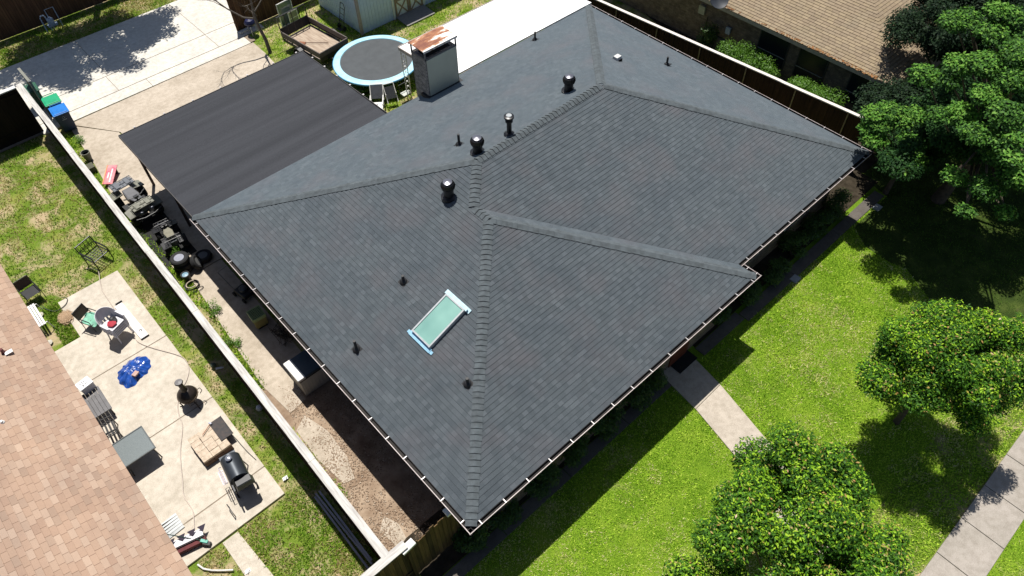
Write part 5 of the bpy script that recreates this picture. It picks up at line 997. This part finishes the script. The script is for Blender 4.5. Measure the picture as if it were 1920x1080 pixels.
# shed
sh=thing('garden_shed','white panelled shed with X-braced double doors behind the trampoline','shed',13.65,25.2); SHW=mat('pale_blue_white_siding',(.62,.72,.86),.6,var=.05)
sw_,sd_,shh=6.2,4.2,2.3
m=M(); m.box((sw_/2,sd_/2,shh/2),(sw_,sd_,shh)); [m.box((.2*k,-.012,shh/2),(.02,.024,shh)) for k in range(1,31) if not 11<=k<=20]; [m.box((-.012,.2*k,shh/2),(.024,.02,shh)) for k in range(1,21)]; m.box((.0,.0,shh/2),(.14,.14,shh),slot=1).box((sw_,0,shh/2),(.14,.14,shh),slot=1).build('wall',[SHW,mat('rose_trim',(.45,.37,.34),.7)],sh)
m=M(); m.slab([(-.3,-.3,shh-.05),(sw_+.3,-.3,shh-.05),(sw_+.3,sd_/2,shh+1.0),(-.3,sd_/2,shh+1.0)],.08); m.slab([(sw_+.3,sd_+.3,shh-.05),(-.3,sd_+.3,shh-.05),(-.3,sd_/2,shh+1.0),(sw_+.3,sd_/2,shh+1.0)],.08); m.build('roof',mat('shed_roof',(.12,.12,.12),.8),sh)
TRM=mat('brown_trim',(.33,.23,.16),.7)
for k in range(2):
    x0=2.25+k*.93; dd_=M(); dd_.box((x0+.45,-.02,1.0),(.9,.04,1.95)); do=dd_.build('door',mat('door_white',(.8,.82,.82),.6),sh)
    t_=M(); [t_.box((x0+a,-.055,1.0),(.1,.03,1.95)) for a in (.05,.85)]; [t_.box((x0+.45,-.056,z_),(.7,.03,.1)) for z_ in (.08,1.0,1.92)]
    for zc in (.54,1.46):
        for s_ in(-1,1): t_.box((x0+.45,-.05-.002*s_,zc),(1.12,.02,.08),(0,s_*R(50),0))
    t_.build('door_trim',TRM,do)
for x0 in (2.14,4.17): M().box((x0,-.03,1.05),(.12,.06,2.1)).build('jamb',WHITE2,sh)
M().box((1.0,-.03,1.9),(.6,.06,.3)).build('vent',BLKP,sh)
o_=M().slab([(0,0,.14),(0,-1.0,.05),(1.9,-1.0,.05),(1.9,0,.14)][::-1] if False else [(0,-1.0,.05),(1.9,-1.0,.05),(1.9,0,.14),(0,0,.14)],.06).build('ramp',mat('grey_ramp',(.22,.21,.2),.9),None,loc=(15.85,25.1,0)); tag(o_,'low grey ramp in front of the shed doors','ramp')
x,y=13.5,26.6; ht=thing('hand_truck','black hand truck leaning against the white shed side wall','hand truck',13.45,26.4,0,R(90)); m=M(); 
for s_ in(-.2,.2): m.tube([(s_,.3,.1),(s_,.0,1.2)],.018)
for k in range(4): m.tube([(-.2,.27-.08*k,.25+.28*k),(.2,.27-.08*k,.25+.28*k)],.014)
m.tube([(.2,0,1.2),(.14,-.02,1.38),(-.14,-.02,1.38),(-.2,0,1.2)],.018); m.build('frame',BLACK,ht); M().box((0,.42,.06),(.4,.24,.015)).build('toe_plate',BLACK,ht); [M().lathe([(0,-.03),(.12,-.03),(.12,.03),(0,.03)],(s_,.28,.13),16,rot=(0,R(90),0)).build('wheel',RUBBER,ht) for s_ in(-.25,.25)]
# folding lounger near carport corner
x,y=G(712,196,.45); lc=thing('lounge_chair','white folding lounge chair tangled beside the carport corner','chair',x-.1,y+.1,0,R(-38)); m=M()
m.tube([(-.3,-.6,.35),(-.3,.5,.38),(-.3,.95,.9)],.022).tube([(.3,-.6,.35),(.3,.5,.38),(.3,.95,.9)],.022).tube([(-.3,.95,.9),(.3,.95,.9)],.022).tube([(-.3,-.6,.35),(.3,-.6,.35)],.022)
for s_ in(-.3,.3): m.tube([(s_,-.4,.35),(s_,-.5,0)],.02).tube([(s_,.3,.37),(s_,.45,0)],.02).tube([(s_,-.2,.58),(s_,.5,.6)],.025).tube([(s_,-.2,.58),(s_,-.2,.36)],.018)
m.build('frame',WHITE,lc); M().box((0,-.15,.38),(.54,.8,.02)).build('seat',WHITE,lc); M().slab([(-.27,.5,.42),(.27,.5,.42),(.27,.93,.88),(-.27,.93,.88)],.015).build('backrest',mat('dark_sling',(.05,.055,.065),.7),lc)
x,y=G(735,190,.4); s2=thing('stroller','white and dark folded wheeled frame beside the lounge chair','cart',x+.15,y+.25,0,R(-20)); m=M(); m.tube([(-.25,-.3,.3),(-.25,.3,1.0)],.018).tube([(.25,-.3,.3),(.25,.3,1.0)],.018).tube([(-.25,.3,1.0),(.25,.3,1.0)],.022).tube([(-.25,.4,.1),(-.25,-.1,.7)],.016).tube([(.25,.4,.1),(.25,-.1,.7)],.016); m.build('frame',WHITE,s2); M().slab([(-.22,-.1,.42),(.22,-.1,.42),(.22,.22,.9),(-.22,.22,.9)],.015).build('sling',MATS['dark_sling'],s2)
for s_ in(-.28,.28): M().tube([(s_,.4+.17*math.cos(R(24*k)),.18+.17*math.sin(R(24*k))) for k in range(15)],.02,8,closed=True).build('wheel',RUBBER,s2)
x,y=G(768,178,.3); st=thing('stool','small pale padded stool between the chimney and the trampoline','stool',x-.15,y+.1); M().box((0,0,.42),(.42,.34,.05)).build('seat',mat('pale_seat',(.5,.52,.48),.6),st,bev=.02); [M().tube([(sx,sy,.4),(sx*1.1,sy*1.1,0)],.014).build('leg',BLACK,st) for sx in(-.18,.18) for sy in(-.13,.13)]; M().tube([(-.2,.16,.42),(-.2,.2,.85),(.2,.2,.85),(.2,.16,.42)],.016).build('backrest',BLACK,st)
# meter pipes at back fence
x,y=G(95,47,.3); mp=thing('utility_pipes','pale blue grey bent utility pipes by the back fence','pipes',x,y); PB=mat('blue_grey_paint',(.3,.38,.5),.5); m=M(); m.tube([(-.3,0,0),(-.3,0,.8),(-.25,.02,.9),(-.1,.02,.9),(-.05,0,.8),(-.05,0,0)],.035).tube([(.1,.1,0),(.1,.1,1.1),(.55,.1,1.1),(.55,.1,0)],.025); m.build('pipe',PB,mp,smooth=True); M().lathe([(0,0),(.16,.02),(.16,.3),(.1,.36),(0,.36)],(.1,-.05,.35),16).box((.1,-.05,.3),(.5,.14,.12)).build('valve',PB,mp,smooth=True)
x,y=G(140,30)
for i,(a,b) in enumerate(((1062,1,),)): pass
# white litter bits
for (a,b,lab) in ((535,898,'scrap of white plastic on the grass right of the patio corner'),(465,1072,'scrap of white paper near the drain pipe end'),):
    x,y=G(a,b); s_=M().slab([(-.09,-.05,.05),(.08,-.06,.03),(.1,.05,.06),(-.06,.07,.04)],.01).slab([(-.02,-.08,.07),(.07,0,.08),(.02,.06,.05),(-.06,0,.06)],.008).build('litter',WHITE,None,loc=(x,y,0)); tag(s_,lab,'litter')
